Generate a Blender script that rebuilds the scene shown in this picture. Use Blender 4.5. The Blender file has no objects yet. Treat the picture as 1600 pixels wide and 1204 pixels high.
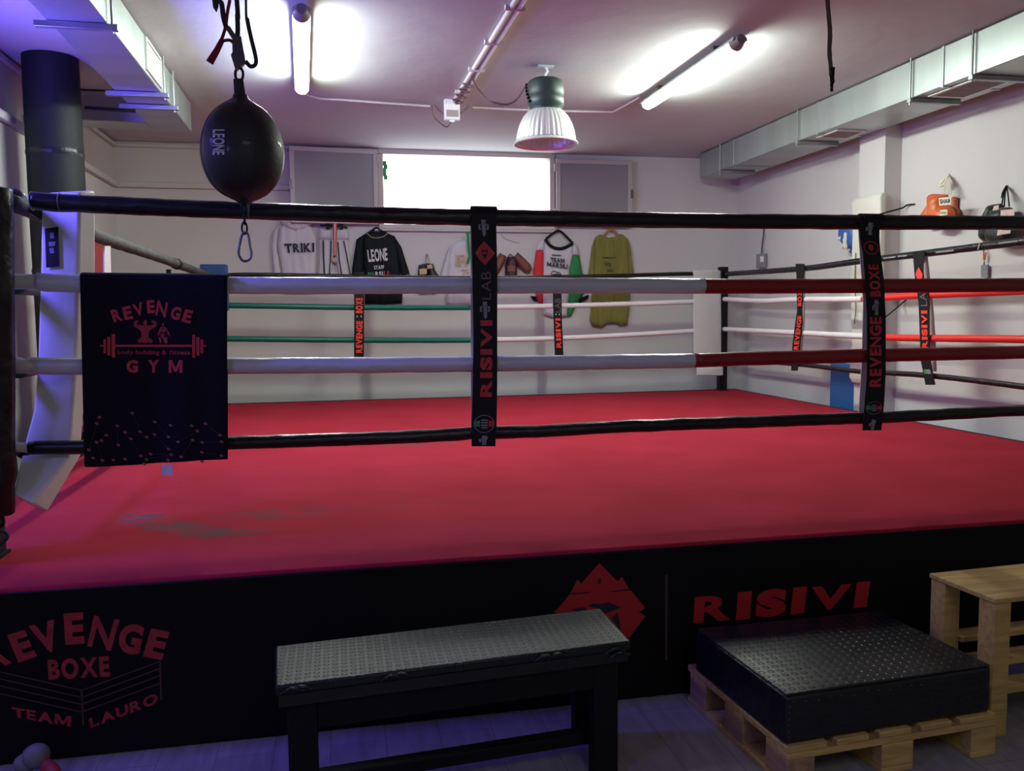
import bpy, bmesh, math, random
from mathutils import Vector, Matrix, noise, geometry
random.seed(4)
scene = bpy.context.scene
col = scene.collection
PI = math.pi

# ------------------------------------------------------------ camera
F = 1330.14
CAM = Vector((1.19296, -3.51814, 1.48941))
RT = Vector((0.97910981, -0.20312106, -0.00926325))
UP = Vector((0.0259618, 0.07970023, 0.99648074))
FW = Vector((0.20166794, 0.97590456, -0.08330867))
cd = bpy.data.cameras.new('camera'); cam = bpy.data.objects.new('camera', cd); col.objects.link(cam)
cd.sensor_width = 36; cd.lens = F * 36 / 1600; cd.clip_start = .05
m = Matrix.Identity(4)
for i in range(3):
    m[i][0] = RT[i]; m[i][1] = UP[i]; m[i][2] = -FW[i]; m[i][3] = CAM[i]
cam.matrix_world = m
scene.camera = cam

# ------------------------------------------------------------ light
vs = scene.view_settings
vs.view_transform = 'Standard'; vs.look = 'None'; vs.gamma = 1; vs.use_curve_mapping = False
vs.exposure = 0.0
w = bpy.data.worlds.new('daylight'); scene.world = w; w.use_nodes = True
bg = w.node_tree.nodes['Background']; bg.inputs[0].default_value = (.93, .97, 1, 1); bg.inputs[1].default_value = 4.5
TUBE_E = 130.0

def area(name, loc, rot, sx, sy, power, colr):
    l = bpy.data.lights.new(name, 'AREA'); l.shape = 'RECTANGLE'; l.size = sx; l.size_y = sy
    l.energy = power; l.color = colr
    o = bpy.data.objects.new(name, l); o.location = loc; o.rotation_euler = rot; col.objects.link(o)
    return o
def spot(name, loc, aim, ang, power, colr, r=.08):
    l = bpy.data.lights.new(name, 'SPOT'); l.energy = power; l.color = colr; l.shadow_soft_size = max(r, .22)
    l.spot_size = math.radians(ang); l.spot_blend = 1
    o = bpy.data.objects.new(name, l); o.location = loc; col.objects.link(o)
    o.rotation_euler = (Vector(aim) - Vector(loc)).to_track_quat('-Z', 'Y').to_euler(); return o
# violet LED lamps on the left wall, left of the frame
spot('violet_led_lamp', (-.86, -.35, 2.5), (.35, .5, 1.0), 95, 260, (.13, .10, 1.0))
spot('violet_led_lamp_rear', (-.86, 1.3, 2.35), (.0, 2.0, 3.3), 130, 260, (.14, .09, 1.0))
spot('violet_led_lamp_front', (-.80, -2.9, 2.3), (1.4, -1.2, 0), 110, 60, (.25, .18, 1.0), .2)
area('front_fill_light', (2.2, -4.6, 3.2), (0, 0, 0), 1.6, 1.6, 24, (.95, .97, 1.0))  # fill light added behind the camera to lift the floor and near ropes

# ------------------------------------------------------------ helpers
def ray(u, v): return FW + (u - 800) / F * RT - (v - 602) / F * UP
def at(u, v, ax, val):
    d = ray(u, v); return CAM + d * ((val - CAM[ax]) / d[ax])
def dep(u, v, d): return CAM + ray(u, v) * d

def tag(o, label=None, cat=None, group=None, kind=None):
    if label: o['label'] = label
    if cat: o['category'] = cat
    if group: o['group'] = group
    if kind: o['kind'] = kind
    return o
def thing(name, label, cat, loc=(0, 0, 0), group=None):
    o = bpy.data.objects.new(name, None); o.location = loc; o.empty_display_size = .1; col.objects.link(o)
    return tag(o, label, cat, group)
def root_loc(o):
    v = Vector((0, 0, 0))
    while o: v += Vector(o.location); o = o.parent
    return v
def obj(name, bm, mat, parent=None, smooth=False, bevel=0, seg=2, kind=None, label=None):
    """verts are in world coordinates; re-based on the parent's location"""
    me = bpy.data.meshes.new(name)
    bmesh.ops.recalc_face_normals(bm, faces=bm.faces[:]) if getattr(bm, '_', 1) else None
    if parent:
        bmesh.ops.translate(bm, vec=-root_loc(parent), verts=bm.verts[:])
    bm.to_mesh(me); bm.free()
    for q in (mat if isinstance(mat, (list, tuple)) else [mat]): me.materials.append(q)
    o = bpy.data.objects.new(name, me); col.objects.link(o); o.parent = parent
    if smooth:
        for p in me.polygons: p.use_smooth = True
        if smooth != 'all':
            me.set_sharp_from_angle(angle=math.radians(45))
    if bevel:
        b = o.modifiers.new('bevel', 'BEVEL'); b.width = bevel; b.segments = seg; b.limit_method = 'ANGLE'
        for p in me.polygons: p.use_smooth = True
        me.set_sharp_from_angle(angle=math.radians(60))
    return tag(o, label=label, kind=kind)
def struct(name, bm, mat, **k): return obj(name, bm, mat, kind='structure', **k)

def B(): return bmesh.new()
def box(bm, lo, hi, mi=0, M=None):
    x0, y0, z0 = lo; x1, y1, z1 = hi
    vs_ = [bm.verts.new(p) for p in ((x0,y0,z0),(x1,y0,z0),(x1,y1,z0),(x0,y1,z0),(x0,y0,z1),(x1,y0,z1),(x1,y1,z1),(x0,y1,z1))]
    for f in ((0,3,2,1),(4,5,6,7),(0,1,5,4),(1,2,6,5),(2,3,7,6),(3,0,4,7)):
        bm.faces.new([vs_[i] for i in f]).material_index = mi
    if M: bmesh.ops.transform(bm, matrix=M, verts=vs_)
    return bm
def bx(lo, hi): return box(B(), lo, hi)
def tilted(c, sz, rz=0, rx=0, ry=0, bm=None):
    M = Matrix.Translation(c) @ Matrix.Rotation(rz, 4, 'Z') @ Matrix.Rotation(ry, 4, 'Y') @ Matrix.Rotation(rx, 4, 'X')
    return box(bm or B(), [-s / 2 for s in sz], [s / 2 for s in sz], 0, M)
def prism(bm, ring0, ring1, mi=0):
    a = [bm.verts.new(p) for p in ring0]; b = [bm.verts.new(p) for p in ring1]; n = len(a)
    bm.faces.new(a[::-1]).material_index = mi; bm.faces.new(b).material_index = mi
    for i in range(n): bm.faces.new((a[i], a[(i+1) % n], b[(i+1) % n], b[i])).material_index = mi
    return bm
def rings(bm, rr, cap=True, mi=0):
    R = [[bm.verts.new(p) for p in r] for r in rr]; n = len(R[0])
    for a, b in zip(R, R[1:]):
        for i in range(n): bm.faces.new((a[i], a[(i+1) % n], b[(i+1) % n], b[i])).material_index = mi
    if cap:
        bm.faces.new(R[0][::-1]).material_index = mi; bm.faces.new(R[-1]).material_index = mi
    return bm
def smoothpath(pts, n=6):
    P = [Vector(p) for p in pts]
    if len(P) < 3: return P
    P = [P[0] * 2 - P[1]] + P + [P[-1] * 2 - P[-2]]; out = []
    for i in range(1, len(P) - 2):
        for k in range(n):
            t = k / n; a, b, c, d = P[i-1], P[i], P[i+1], P[i+2]
            out.append(.5 * ((2*b) + (c-a)*t + (2*a-5*b+4*c-d)*t*t + (3*b-a-3*c+d)*t**3))
    out.append(P[-2]); return out
def tube(bm, pts, r, n=10, wob=0, wf=6, flat=1.0, mi=0):
    P = [Vector(p) for p in pts]; rr = []; prev = None
    for i, p in enumerate(P):
        t = (P[min(i+1, len(P)-1)] - P[max(i-1, 0)]).normalized()
        if prev is None:
            a = Vector((0, 0, 1)) if abs(t.z) < .9 else Vector((1, 0, 0)); s = t.cross(a).normalized()
        else: s = (prev - t * prev.dot(t)).normalized()
        prev = s; u = s.cross(t).normalized()
        R = r(i / (len(P)-1)) if callable(r) else r
        ring = []
        for k in range(n):
            a = 2 * PI * k / n; q = s * math.cos(a) * flat + u * math.sin(a)
            e = 1 + (wob * noise.noise((p + q * R * 1.5) * wf) if wob else 0)
            ring.append(p + q * R * e)
        rr.append(ring)
    return rings(bm, rr, mi=mi)
def densify(pts, step):
    out = []
    for a, b in zip(pts, pts[1:]):
        a = Vector(a); b = Vector(b); n = max(1, int((b - a).length / step))
        out += [a.lerp(b, k / n) for k in range(n)]
    return out + [Vector(pts[-1])]
def lathe(bm, prof, c, n=40, mi=0, ribs=0, amp=0, cap=False):
    rr = []
    for r, z in prof:
        ring = []
        for k in range(n):
            a = 2 * PI * k / n; R = r * (1 + (amp * math.cos(ribs * a) if ribs else 0))
            ring.append((c[0] + R * math.cos(a), c[1] + R * math.sin(a), c[2] + z))
        rr.append(ring)
    return rings(bm, rr, cap=cap, mi=mi)
def ring_torus(bm, c, ax1, ax2, R1, R2, r, n=24, m_=8):
    c = Vector(c); a1 = Vector(ax1).normalized(); a2 = Vector(ax2).normalized(); nn = a1.cross(a2); rr = []
    for k in range(n):
        t = 2 * PI * k / n; p = c + a1 * R1 * math.cos(t) + a2 * R2 * math.sin(t)
        o = (a1 * math.cos(t) + a2 * math.sin(t)).normalized()
        rr.append([p + (o * math.cos(2*PI*j/m_) + nn * math.sin(2*PI*j/m_)) * r for j in range(m_)])
    rr.append(rr[0]); return rings(bm, rr, cap=False)
def bil(tl, tr, br, bl):
    tl, tr, br, bl = map(Vector, (tl, tr, br, bl))
    return lambda s, t: (bl.lerp(br, s)).lerp(tl.lerp(tr, s), t)
def pxquad(q, ax, val): return bil(*[at(u, v, ax, val) for u, v in q])

_fc = {}
def glyph(ch, bold):
    k = (ch, bold)
    if k in _fc: return _fc[k]
    if ch == 'M' and bold >= .015:
        _fc[k] = ([(0, 0), (0, .7), (.21, .7), (.42, .27), (.63, .7), (.84, .7), (.84, 0), (.66, 0), (.66, .40), (.49, .06), (.35, .06), (.18, .40), (.18, 0)], [tuple(range(13))[::-1]]); return _fc[k]
    if ch == 'M': bold = 0.0
    if ch in 'WN': bold = min(bold, .025)
    if ch in 'AKRXV': bold = min(bold, .04)
    c = bpy.data.curves.new('lettering', 'FONT'); c.body = ch; c.offset = bold; c.resolution_u = 4
    o = bpy.data.objects.new('lettering', c); col.objects.link(o)
    bpy.context.view_layer.update()
    me = bpy.data.meshes.new_from_object(o.evaluated_get(bpy.context.evaluated_depsgraph_get()))
    V = [(v.co.x, v.co.y) for v in me.vertices]; Fc = [tuple(p.vertices) for p in me.polygons]
    bpy.data.objects.remove(o); bpy.data.curves.remove(c); bpy.data.meshes.remove(me)
    _fc[k] = (V, Fc); return _fc[k]
def letters(bm, body, f, bold=.02, spacing=1.0, mi=0):
    VV, FF, x = [], [], 0.0
    for ch in body:
        if ch == ' ': x += .28; continue
        V, Fc = glyph(ch, bold); x0 = min(v[0] for v in V); x1 = max(v[0] for v in V); n = len(VV)
        VV += [(a - x0 + x, b) for a, b in V]; FF += [tuple(i + n for i in q) for q in Fc]
        x += x1 - x0 + .075 * spacing
    x0 = min(v[0] for v in VV); x1 = max(v[0] for v in VV); y0 = min(v[1] for v in VV); y1 = max(v[1] for v in VV)
    vv = [bm.verts.new(f((a - x0) / (x1 - x0), (b - y0) / (y1 - y0))) for a, b in VV]
    for q in FF:
        try: bm.faces.new([vv[i] for i in q]).material_index = mi
        except ValueError: pass
    return bm
def poly(bm, pts, mi=0):
    bm.faces.new([bm.verts.new(p) for p in pts]).material_index = mi
    return bm
def polypx(bm, pts, ax, val, mi=0): return poly(bm, [at(u, v, ax, val) for u, v in pts], mi)
def line(bm, a, b, wd, nrm, mi=0):
    a = Vector(a); b = Vector(b); s = (b - a).cross(Vector(nrm)).normalized() * wd / 2
    return poly(bm, [a - s, b - s, b + s, a + s], mi)

def pillow(outline, W, t, cell=.02, edge=.05, back=.01, fold=None, bm=None, mi=0):
    """soft closed body from a 2D outline; W(a, b, h) gives the world point, h towards the viewer"""
    bm = bm or B(); O = [Vector(p) for p in outline]; R = []
    for i, p in enumerate(O):
        q = O[(i+1) % len(O)]; n = max(1, round((q - p).length / cell))
        R += [p.lerp(q, k / n) for k in range(n)]
    def dist(p):
        return min((geometry.intersect_point_line(p, R[i], R[(i+1) % len(R)]) and
                    seg(p, R[i], R[(i+1) % len(R)])) for i in range(len(R)))
    def seg(p, a, b):
        d = b - a; l = d.length_squared
        k = 0 if l == 0 else max(0, min(1, (p - a).dot(d) / l)); return (a + d * k - p).length
    def inside(p):
        c = False
        for i in range(len(O)):
            a = O[i]; b = O[i-1]
            if (a.y > p.y) != (b.y > p.y) and p.x < (b.x - a.x) * (p.y - a.y) / (b.y - a.y) + a.x: c = not c
        return c
    x0 = min(p.x for p in O); x1 = max(p.x for p in O); y0 = min(p.y for p in O); y1 = max(p.y for p in O)
    pts = list(R); x = x0
    j = 0; y = y0
    while y < y1:
        x = x0 + (cell / 2 if j % 2 else 0)
        while x < x1:
            p = Vector((x, y))
            if inside(p) and dist(p) > cell * .55: pts.append(p)
            x += cell
        y += cell * .87; j += 1
    n = len(R)
    vo, ed, fa, ov, oe, of = geometry.delaunay_2d_cdt(pts, [(i, (i+1) % n) for i in range(n)], [], 1, 1e-6)
    fr = []; bk = []
    for p in vo:
        d = dist(p); k = min(d / edge, 1); h = t * math.sqrt(max(0, 1 - (1 - k) ** 2))
        if fold: h += fold(p.x, p.y) * min(1, d / (edge * .7) + .25)
        fr.append(bm.verts.new(W(p.x, p.y, h))); bk.append(bm.verts.new(W(p.x, p.y, -back)))
    cnt = {}
    for f in fa:
        bm.faces.new([fr[i] for i in f]).material_index = mi
        bm.faces.new([bk[i] for i in f[::-1]]).material_index = mi
        for i in range(len(f)):
            e = (f[i], f[(i+1) % len(f)]); cnt[e] = 1
    for a, b in cnt:
        if (b, a) not in cnt:
            bm.faces.new((fr[b], fr[a], bk[a], bk[b])).material_index = mi
    return bm

# ------------------------------------------------------------ materials
def mat(name, rgb, rough=.6, metal=0, bump=0, bscale=60, var=0, vscale=6, spec=.5, emis=None, es=0, sheen=0, alpha=None, stretch=None, coat=0, det=4):
    m = bpy.data.materials.new(name); m.use_nodes = True; nt = m.node_tree; p = nt.nodes['Principled BSDF']
    p.inputs['Base Color'].default_value = (*rgb, 1); p.inputs['Roughness'].default_value = rough
    p.inputs['Metallic'].default_value = metal; p.inputs['Specular IOR Level'].default_value = spec
    p.inputs['Coat Weight'].default_value = coat
    if sheen: p.inputs['Sheen Weight'].default_value = sheen
    if emis: p.inputs['Emission Color'].default_value = (*emis, 1); p.inputs['Emission Strength'].default_value = es
    tc = nt.nodes.new('ShaderNodeTexCoord')
    vec = tc.outputs['Object']
    if stretch:
        mp = nt.nodes.new('ShaderNodeMapping'); mp.inputs['Scale'].default_value = stretch
        nt.links.new(vec, mp.inputs[0]); vec = mp.outputs[0]
    if var:
        n = nt.nodes.new('ShaderNodeTexNoise'); n.inputs['Scale'].default_value = vscale; n.inputs['Detail'].default_value = det
        nt.links.new(vec, n.inputs['Vector'])
        r = nt.nodes.new('ShaderNodeValToRGB'); r.color_ramp.elements[0].position = .3; r.color_ramp.elements[1].position = .7
        r.color_ramp.elements[0].color = (*[c * (1 - var) for c in rgb], 1)
        r.color_ramp.elements[1].color = (*[min(1, c * (1 + var)) for c in rgb], 1)
        nt.links.new(n.outputs['Fac'], r.inputs[0]); nt.links.new(r.outputs[0], p.inputs['Base Color'])
    if bump:
        n = nt.nodes.new('ShaderNodeTexNoise'); n.inputs['Scale'].default_value = bscale; n.inputs['Detail'].default_value = 5
        nt.links.new(vec, n.inputs['Vector'])
        b = nt.nodes.new('ShaderNodeBump'); b.inputs['Strength'].default_value = bump; b.inputs['Distance'].default_value = .01
        nt.links.new(n.outputs['Fac'], b.inputs['Height']); nt.links.new(b.outputs[0], p.inputs['Normal'])
    return m
M = {}
M['wall'] = mat('wall_plaster', (.59, .575, .57), .9, bump=.15, bscale=9, var=.03, vscale=1.2)
M['ceil'] = mat('ceiling_plaster', (.50, .515, .545), .95, bump=.5, bscale=5, var=.04, vscale=1.5)
M['trim'] = mat('painted_trim', (.56, .52, .53), .7, var=.03)
M['galv'] = mat('galvanised_sheet', (.42, .47, .46), .42, .75, var=.12, vscale=2.2, stretch=(.2, 1.6, .2), bump=.1, bscale=4)
M['galvd'] = mat('galvanised_rail', (.30, .32, .33), .45, .8, var=.1)
M['grille'] = mat('grille_aluminium', (.62, .63, .60), .5, .3)
M['grilled'] = mat('grille_slats', (.30, .24, .24), .7)
M['vinb'] = mat('black_vinyl', (.007, .0075, .009), .34, bump=1.0, bscale=16, spec=.45, stretch=(.45, 1, 1))
M['vinbs'] = mat('black_vinyl_scuffed', (.03, .032, .034), .4, bump=.5, bscale=30, var=.6, vscale=30)
M['vinw'] = mat('white_vinyl', (.57, .60, .60), .33, bump=1.0, bscale=16, var=.05, vscale=9, stretch=(.5, 1, 1))
M['vinw2'] = mat('white_rope_cover', (.78, .74, .74), .45, bump=.3, bscale=30)
M['vinr'] = mat('dark_red_vinyl', (.24, .010, .014), .42, bump=.6, bscale=16, stretch=(.5, 1, 1))
M['vinr2'] = mat('bright_red_cover', (.75, .03, .02), .4, bump=.2, bscale=30)
M['ving'] = mat('green_rope_cover', (.0, .13, .09), .38, bump=.3, bscale=30)
M['greyrope'] = mat('worn_grey_cover', (.05, .047, .05), .75, bump=.7, bscale=40, var=.45, vscale=18)
M['padw'] = mat('white_pad_vinyl', (.70, .70, .70), .4, bump=.25, bscale=8, var=.03)
M['padcream'] = mat('cream_pad_vinyl', (.66, .66, .58), .35, bump=.4, bscale=7)
M['blue'] = mat('blue_pad_vinyl', (.02, .10, .30), .5, bump=.1)
M['blued'] = mat('blue_block', (.01, .06, .22), .5)
M['blueb'] = mat('blue_leather', (.02, .10, .38), .4)
M['redp'] = mat('red_pad_vinyl', (.62, .02, .03), .28, bump=.5, bscale=6)
M['towel'] = mat('black_towel', (.010, .010, .014), .95, bump=.6, bscale=160, spec=.15)
M['strap'] = mat('black_banner_vinyl', (.010, .0095, .011), .55, spec=.2)
M['prred'] = mat('red_print', (.50, .025, .035), .6)
M['prred2'] = mat('bright_red_print', (.85, .05, .03), .5)
M['prskirt'] = mat('deep_red_print', (.42, .010, .014), .55)
M['prdull'] = mat('dull_red_print', (.34, .02, .03), .7, var=.25, vscale=40)
M['prgrey'] = mat('grey_print', (.22, .23, .24), .6, var=.2, vscale=60)
M['prbrown'] = mat('brown_grey_print', (.16, .11, .11), .7)
M['prline'] = mat('faint_line_print', (.07, .03, .035), .6)
M['netline'] = mat('faint_network_print', (.035, .02, .025), .8)
M['prgreen'] = mat('green_print', (.02, .28, .08), .6)
M['prwhite'] = mat('white_print', (.62, .62, .60), .7)
M['prblack'] = mat('black_print', (.012, .012, .018), .7)
M['prgold'] = mat('gold_print', (.48, .34, .18), .6)
M['dot'] = mat('pink_print', (.26, .07, .065), .7)
M['skirt'] = mat('skirt_vinyl', (.005, .005, .006), .5, bump=.08, bscale=2.5, spec=.15)
M['frame'] = mat('platform_frame', (.02, .02, .02), .8)
M['steel'] = mat('black_steel', (.006, .006, .007), .6, .0, spec=.2)
M['hook'] = mat('dull_steel', (.16, .16, .17), .4, .8)
M['gun'] = mat('housing_paint', (.025, .045, .042), .45)
M['refl'] = mat('ribbed_aluminium', (.88, .90, .88), .4, .55)
M['white'] = mat('white_plastic', (.75, .74, .74), .5)
M['cond'] = mat('conduit', (.60, .54, .55), .6)
M['cable'] = mat('brown_cable', (.10, .05, .055), .6)
M['capg'] = mat('grey_fixture', (.22, .23, .22), .5)
M['capb'] = mat('grey_fixture_body', (.50, .50, .48), .5)
M['tube'] = mat('lit_diffuser', (.9, .9, .9), .4, emis=(.90, 1.0, .88), es=TUBE_E)
M['winf'] = mat('window_frame_paint', (.48, .44, .43), .5, .1)
M['ply'] = mat('pallet_pine', (.50, .33, .11), .75, bump=.25, bscale=20, var=.22, vscale=5, stretch=(1, 9, 9))
M['plyd'] = mat('pallet_pine_dirty', (.34, .20, .12), .8, bump=.3, bscale=20, var=.25, vscale=5, stretch=(9, 1, 9))
M['leather'] = mat('black_leather', (.010, .013, .013), .55, bump=.15, bscale=90, coat=.12)
M['colpad'] = mat('column_padding', (.010, .013, .013), .65, bump=.2, bscale=90, spec=.3)
M['webb'] = mat('dark_webbing', (.03, .035, .045), .8)
M['webr'] = mat('dark_red_webbing', (.20, .015, .03), .8)
M['clothw'] = mat('white_cloth', (.58, .56, .60), .9, bump=.4, bscale=25, sheen=.2)
M['clothb'] = mat('black_satin', (.005, .008, .011), .7, bump=.6, bscale=14, spec=.2)
M['olive'] = mat('olive_knit', (.20, .19, .035), .95, bump=.7, bscale=40, var=.1, vscale=9, sheen=.3, stretch=(4, 1, .6))
M['clothr'] = mat('red_cloth', (.62, .03, .04), .8, bump=.4, bscale=20)
M['clothg'] = mat('green_cloth', (.02, .22, .06), .8, bump=.4, bscale=20)
M['brownl'] = mat('brown_leather', (.17, .045, .035), .5, bump=.4, bscale=30, var=.2, vscale=20)
M['maroonl'] = mat('maroon_leather', (.045, .012, .014), .5, bump=.3)
M['orangel'] = mat('orange_leather', (.62, .12, .03), .4, bump=.2)
M['oranged'] = mat('rust_leather', (.40, .09, .04), .5, bump=.2)
M['blackl'] = mat('black_glove_leather', (.02, .022, .02), .45, bump=.2)
M['cream'] = mat('cream_leather', (.70, .66, .52), .5)
M['pinkw'] = mat('pale_pink_panel', (.58, .42, .38), .6, var=.15, vscale=40)
M['wood'] = mat('hanger_wood', (.35, .15, .06), .5)
M['glasscl'] = mat('clear_grey_plastic', (.22, .23, .24), .2)

# frosted sash glass
def glass_mat():
    m = bpy.data.materials.new('frosted_glass'); m.use_nodes = True; nt = m.node_tree; p = nt.nodes['Principled BSDF']
    p.inputs['Base Color'].default_value = (.34, .34, .36, 1); p.inputs['Roughness'].default_value = .35
    p.inputs['Transmission Weight'].default_value = .25
    return m
M['frost'] = glass_mat()

def canvas_mat():
    m = bpy.data.materials.new('red_ring_canvas'); m.use_nodes = True; nt = m.node_tree; L = nt.links.new
    p = nt.nodes['Principled BSDF']; p.inputs['Roughness'].default_value = .95; p.inputs['Specular IOR Level'].default_value = .08
    p.inputs['Sheen Weight'].default_value = .0
    tc = nt.nodes.new('ShaderNodeTexCoord')
    n = nt.nodes.new('ShaderNodeTexNoise'); n.inputs['Scale'].default_value = 2.2; n.inputs['Detail'].default_value = 8
    L(tc.outputs['Object'], n.inputs['Vector'])
    r = nt.nodes.new('ShaderNodeValToRGB'); r.color_ramp.elements[0].position = .3; r.color_ramp.elements[1].position = .72
    r.color_ramp.elements[0].color = (.29, .016, .030, 1); r.color_ramp.elements[1].color = (.36, .022, .042, 1)
    L(n.outputs['Fac'], r.inputs[0]); last = r.outputs[0]
    sep = nt.nodes.new('ShaderNodeSeparateXYZ'); L(tc.outputs['Object'], sep.inputs[0])
    def ma(op, a, b=None, clamp=False):
        q = nt.nodes.new('ShaderNodeMath'); q.operation = op; q.use_clamp = clamp
        for i, s in enumerate((a, b)):
            if s is None: continue
            if isinstance(s, (int, float)): q.inputs[i].default_value = s
            else: L(s, q.inputs[i])
        return q.outputs[0]
    # worn grey scuffs: (u, v) photographed positions turned into places on the canvas
    for (cx, cy, rx, ry, ang, amt) in STAINS:
        dx = ma('SUBTRACT', sep.outputs[0], cx); dy = ma('SUBTRACT', sep.outputs[1], cy)
        c, s = math.cos(ang), math.sin(ang)
        a = ma('DIVIDE', ma('ADD', ma('MULTIPLY', dx, c), ma('MULTIPLY', dy, s)), rx)
        b = ma('DIVIDE', ma('ADD', ma('MULTIPLY', dx, -s), ma('MULTIPLY', dy, c)), ry)
        d = ma('ADD', ma('MULTIPLY', a, a), ma('MULTIPLY', b, b))
        k = ma('SUBTRACT', 1.0, d, True)
        sn = nt.nodes.new('ShaderNodeTexNoise'); sn.inputs['Scale'].default_value = 9; sn.inputs['Detail'].default_value = 8
        mp = nt.nodes.new('ShaderNodeMapping'); mp.inputs['Scale'].default_value = (1, 3, 1)
        L(tc.outputs['Object'], mp.inputs[0]); L(mp.outputs[0], sn.inputs['Vector'])
        k = ma('MULTIPLY', ma('MULTIPLY', ma('SUBTRACT', sn.outputs['Fac'], .40, True), 6, True), ma('MULTIPLY', k, 2.2, True))
        k = ma('MULTIPLY', k, amt)
        mx = nt.nodes.new('ShaderNodeMixRGB'); mx.inputs[2].default_value = (.11, .055, .06, 1)
        L(k, mx.inputs[0]); L(last, mx.inputs[1]); last = mx.outputs[0]
    L(last, p.inputs['Base Color'])
    bn = nt.nodes.new('ShaderNodeTexNoise'); bn.inputs['Scale'].default_value = 260; L(tc.outputs['Object'], bn.inputs['Vector'])
    bn2 = nt.nodes.new('ShaderNodeTexNoise'); bn2.inputs['Scale'].default_value = 2.5; bn2.inputs['Detail'].default_value = 3; L(tc.outputs['Object'], bn2.inputs['Vector'])
    b = nt.nodes.new('ShaderNodeBump'); b.inputs['Strength'].default_value = .25; b.inputs['Distance'].default_value = .004
    b2 = nt.nodes.new('ShaderNodeBump'); b2.inputs['Strength'].default_value = .25; b2.inputs['Distance'].default_value = .03
    L(bn.outputs['Fac'], b.inputs['Height']); L(bn2.outputs['Fac'], b2.inputs['Height']); L(b2.outputs[0], b.inputs['Normal'])
    L(b.outputs[0], p.inputs['Normal'])
    return m

def floor_mat():
    m = bpy.data.materials.new('grey_laminate'); m.use_nodes = True; nt = m.node_tree; L = nt.links.new
    p = nt.nodes['Principled BSDF']; p.inputs['Roughness'].default_value = .45
    tc = nt.nodes.new('ShaderNodeTexCoord')
    mp = nt.nodes.new('ShaderNodeMapping'); mp.inputs['Rotation'].default_value = (0, 0, PI / 2); L(tc.outputs['Object'], mp.inputs[0])
    br = nt.nodes.new('ShaderNodeTexBrick'); br.inputs['Scale'].default_value = 1
    br.inputs['Brick Width'].default_value = 1.2; br.inputs['Row Height'].default_value = .19; br.inputs['Mortar Size'].default_value = .0015
    br.inputs['Color1'].default_value = (.30, .28, .30, 1); br.inputs['Color2'].default_value = (.34, .32, .34, 1); br.inputs['Mortar'].default_value = (.17, .16, .17, 1)
    L(mp.outputs[0], br.inputs['Vector'])
    n = nt.nodes.new('ShaderNodeTexNoise'); n.inputs['Scale'].default_value = 5; n.inputs['Detail'].default_value = 8
    mp2 = nt.nodes.new('ShaderNodeMapping'); mp2.inputs['Scale'].default_value = (6, 1, 1); L(tc.outputs['Object'], mp2.inputs[0]); L(mp2.outputs[0], n.inputs['Vector'])
    mx = nt.nodes.new('ShaderNodeMixRGB'); mx.blend_type = 'MULTIPLY'; mx.inputs[0].default_value = .6
    r = nt.nodes.new('ShaderNodeValToRGB'); r.color_ramp.elements[0].position = .3; r.color_ramp.elements[0].color = (.55, .55, .55, 1); r.color_ramp.elements[1].position = .65
    L(n.outputs['Fac'], r.inputs[0]); L(br.outputs['Color'], mx.inputs[1]); L(r.outputs[0], mx.inputs[2]); L(mx.outputs[0], p.inputs['Base Color'])
    return m

def checker_rubber(name, rgb, scale, rough=.35, rot=0):
    """raised round studs of a rubber mat"""
    m = mat(name, rgb, rough, spec=.32); nt = m.node_tree; L = nt.links.new; p = nt.nodes['Principled BSDF']
    tc = [n for n in nt.nodes if n.type == 'TEX_COORD'][0]
    mp = nt.nodes.new('ShaderNodeMapping'); mp.inputs['Scale'].default_value = (scale, scale, 1); mp.inputs['Rotation'].default_value = (0, 0, rot)
    L(tc.outputs['Object'], mp.inputs[0])
    v = nt.nodes.new('ShaderNodeTexVoronoi'); v.voronoi_dimensions = '2D'; v.inputs['Randomness'].default_value = 0; v.inputs['Scale'].default_value = 1
    L(mp.outputs[0], v.inputs['Vector'])
    r = nt.nodes.new('ShaderNodeValToRGB'); r.color_ramp.elements[0].position = .22; r.color_ramp.elements[1].position = .34
    r.color_ramp.elements[0].color = (1, 1, 1, 1); r.color_ramp.elements[1].color = (0, 0, 0, 1)
    L(v.outputs['Distance'], r.inputs[0])
    b = nt.nodes.new('ShaderNodeBump'); b.inputs['Strength'].default_value = .6; b.inputs['Distance'].default_value = .003
    L(r.outputs[0], b.inputs['Height']); L(b.outputs[0], p.inputs['Normal'])
    return m
M['stud'] = checker_rubber('studded_rubber', (.012, .015, .014), 38, .4)
M['stud2'] = checker_rubber('studded_rubber_dark', (.016, .016, .017), 30, .38)

# ------------------------------------------------------------ setting
H = 3.3; WY = 6.05; XL = -1.0; XR = 5.95; YF = -6.0; CZ = .602; PX0, PX1, PY0, PY1 = -.44, 5.714, -.491, 5.56
RL = 5.504
STAINS = []
for u, v, rx, ry, ang, amt in ((222, 810, .17, .11, -.5, 1), (275, 822, .2, .10, -.4, 1), (350, 832, .22, .10, -.1, 1), (425, 803, .30, .12, 0, .5), (655, 692, .30, .22, 0, .5), (1080, 622, .5, .25, 0, .3), (600, 790, .8, .15, .1, .12)):
    p = at(u, v, 2, CZ); STAINS.append((p.x, p.y, rx, ry, ang, amt))
M['canvas'] = canvas_mat(); M['floor'] = floor_mat()

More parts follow.
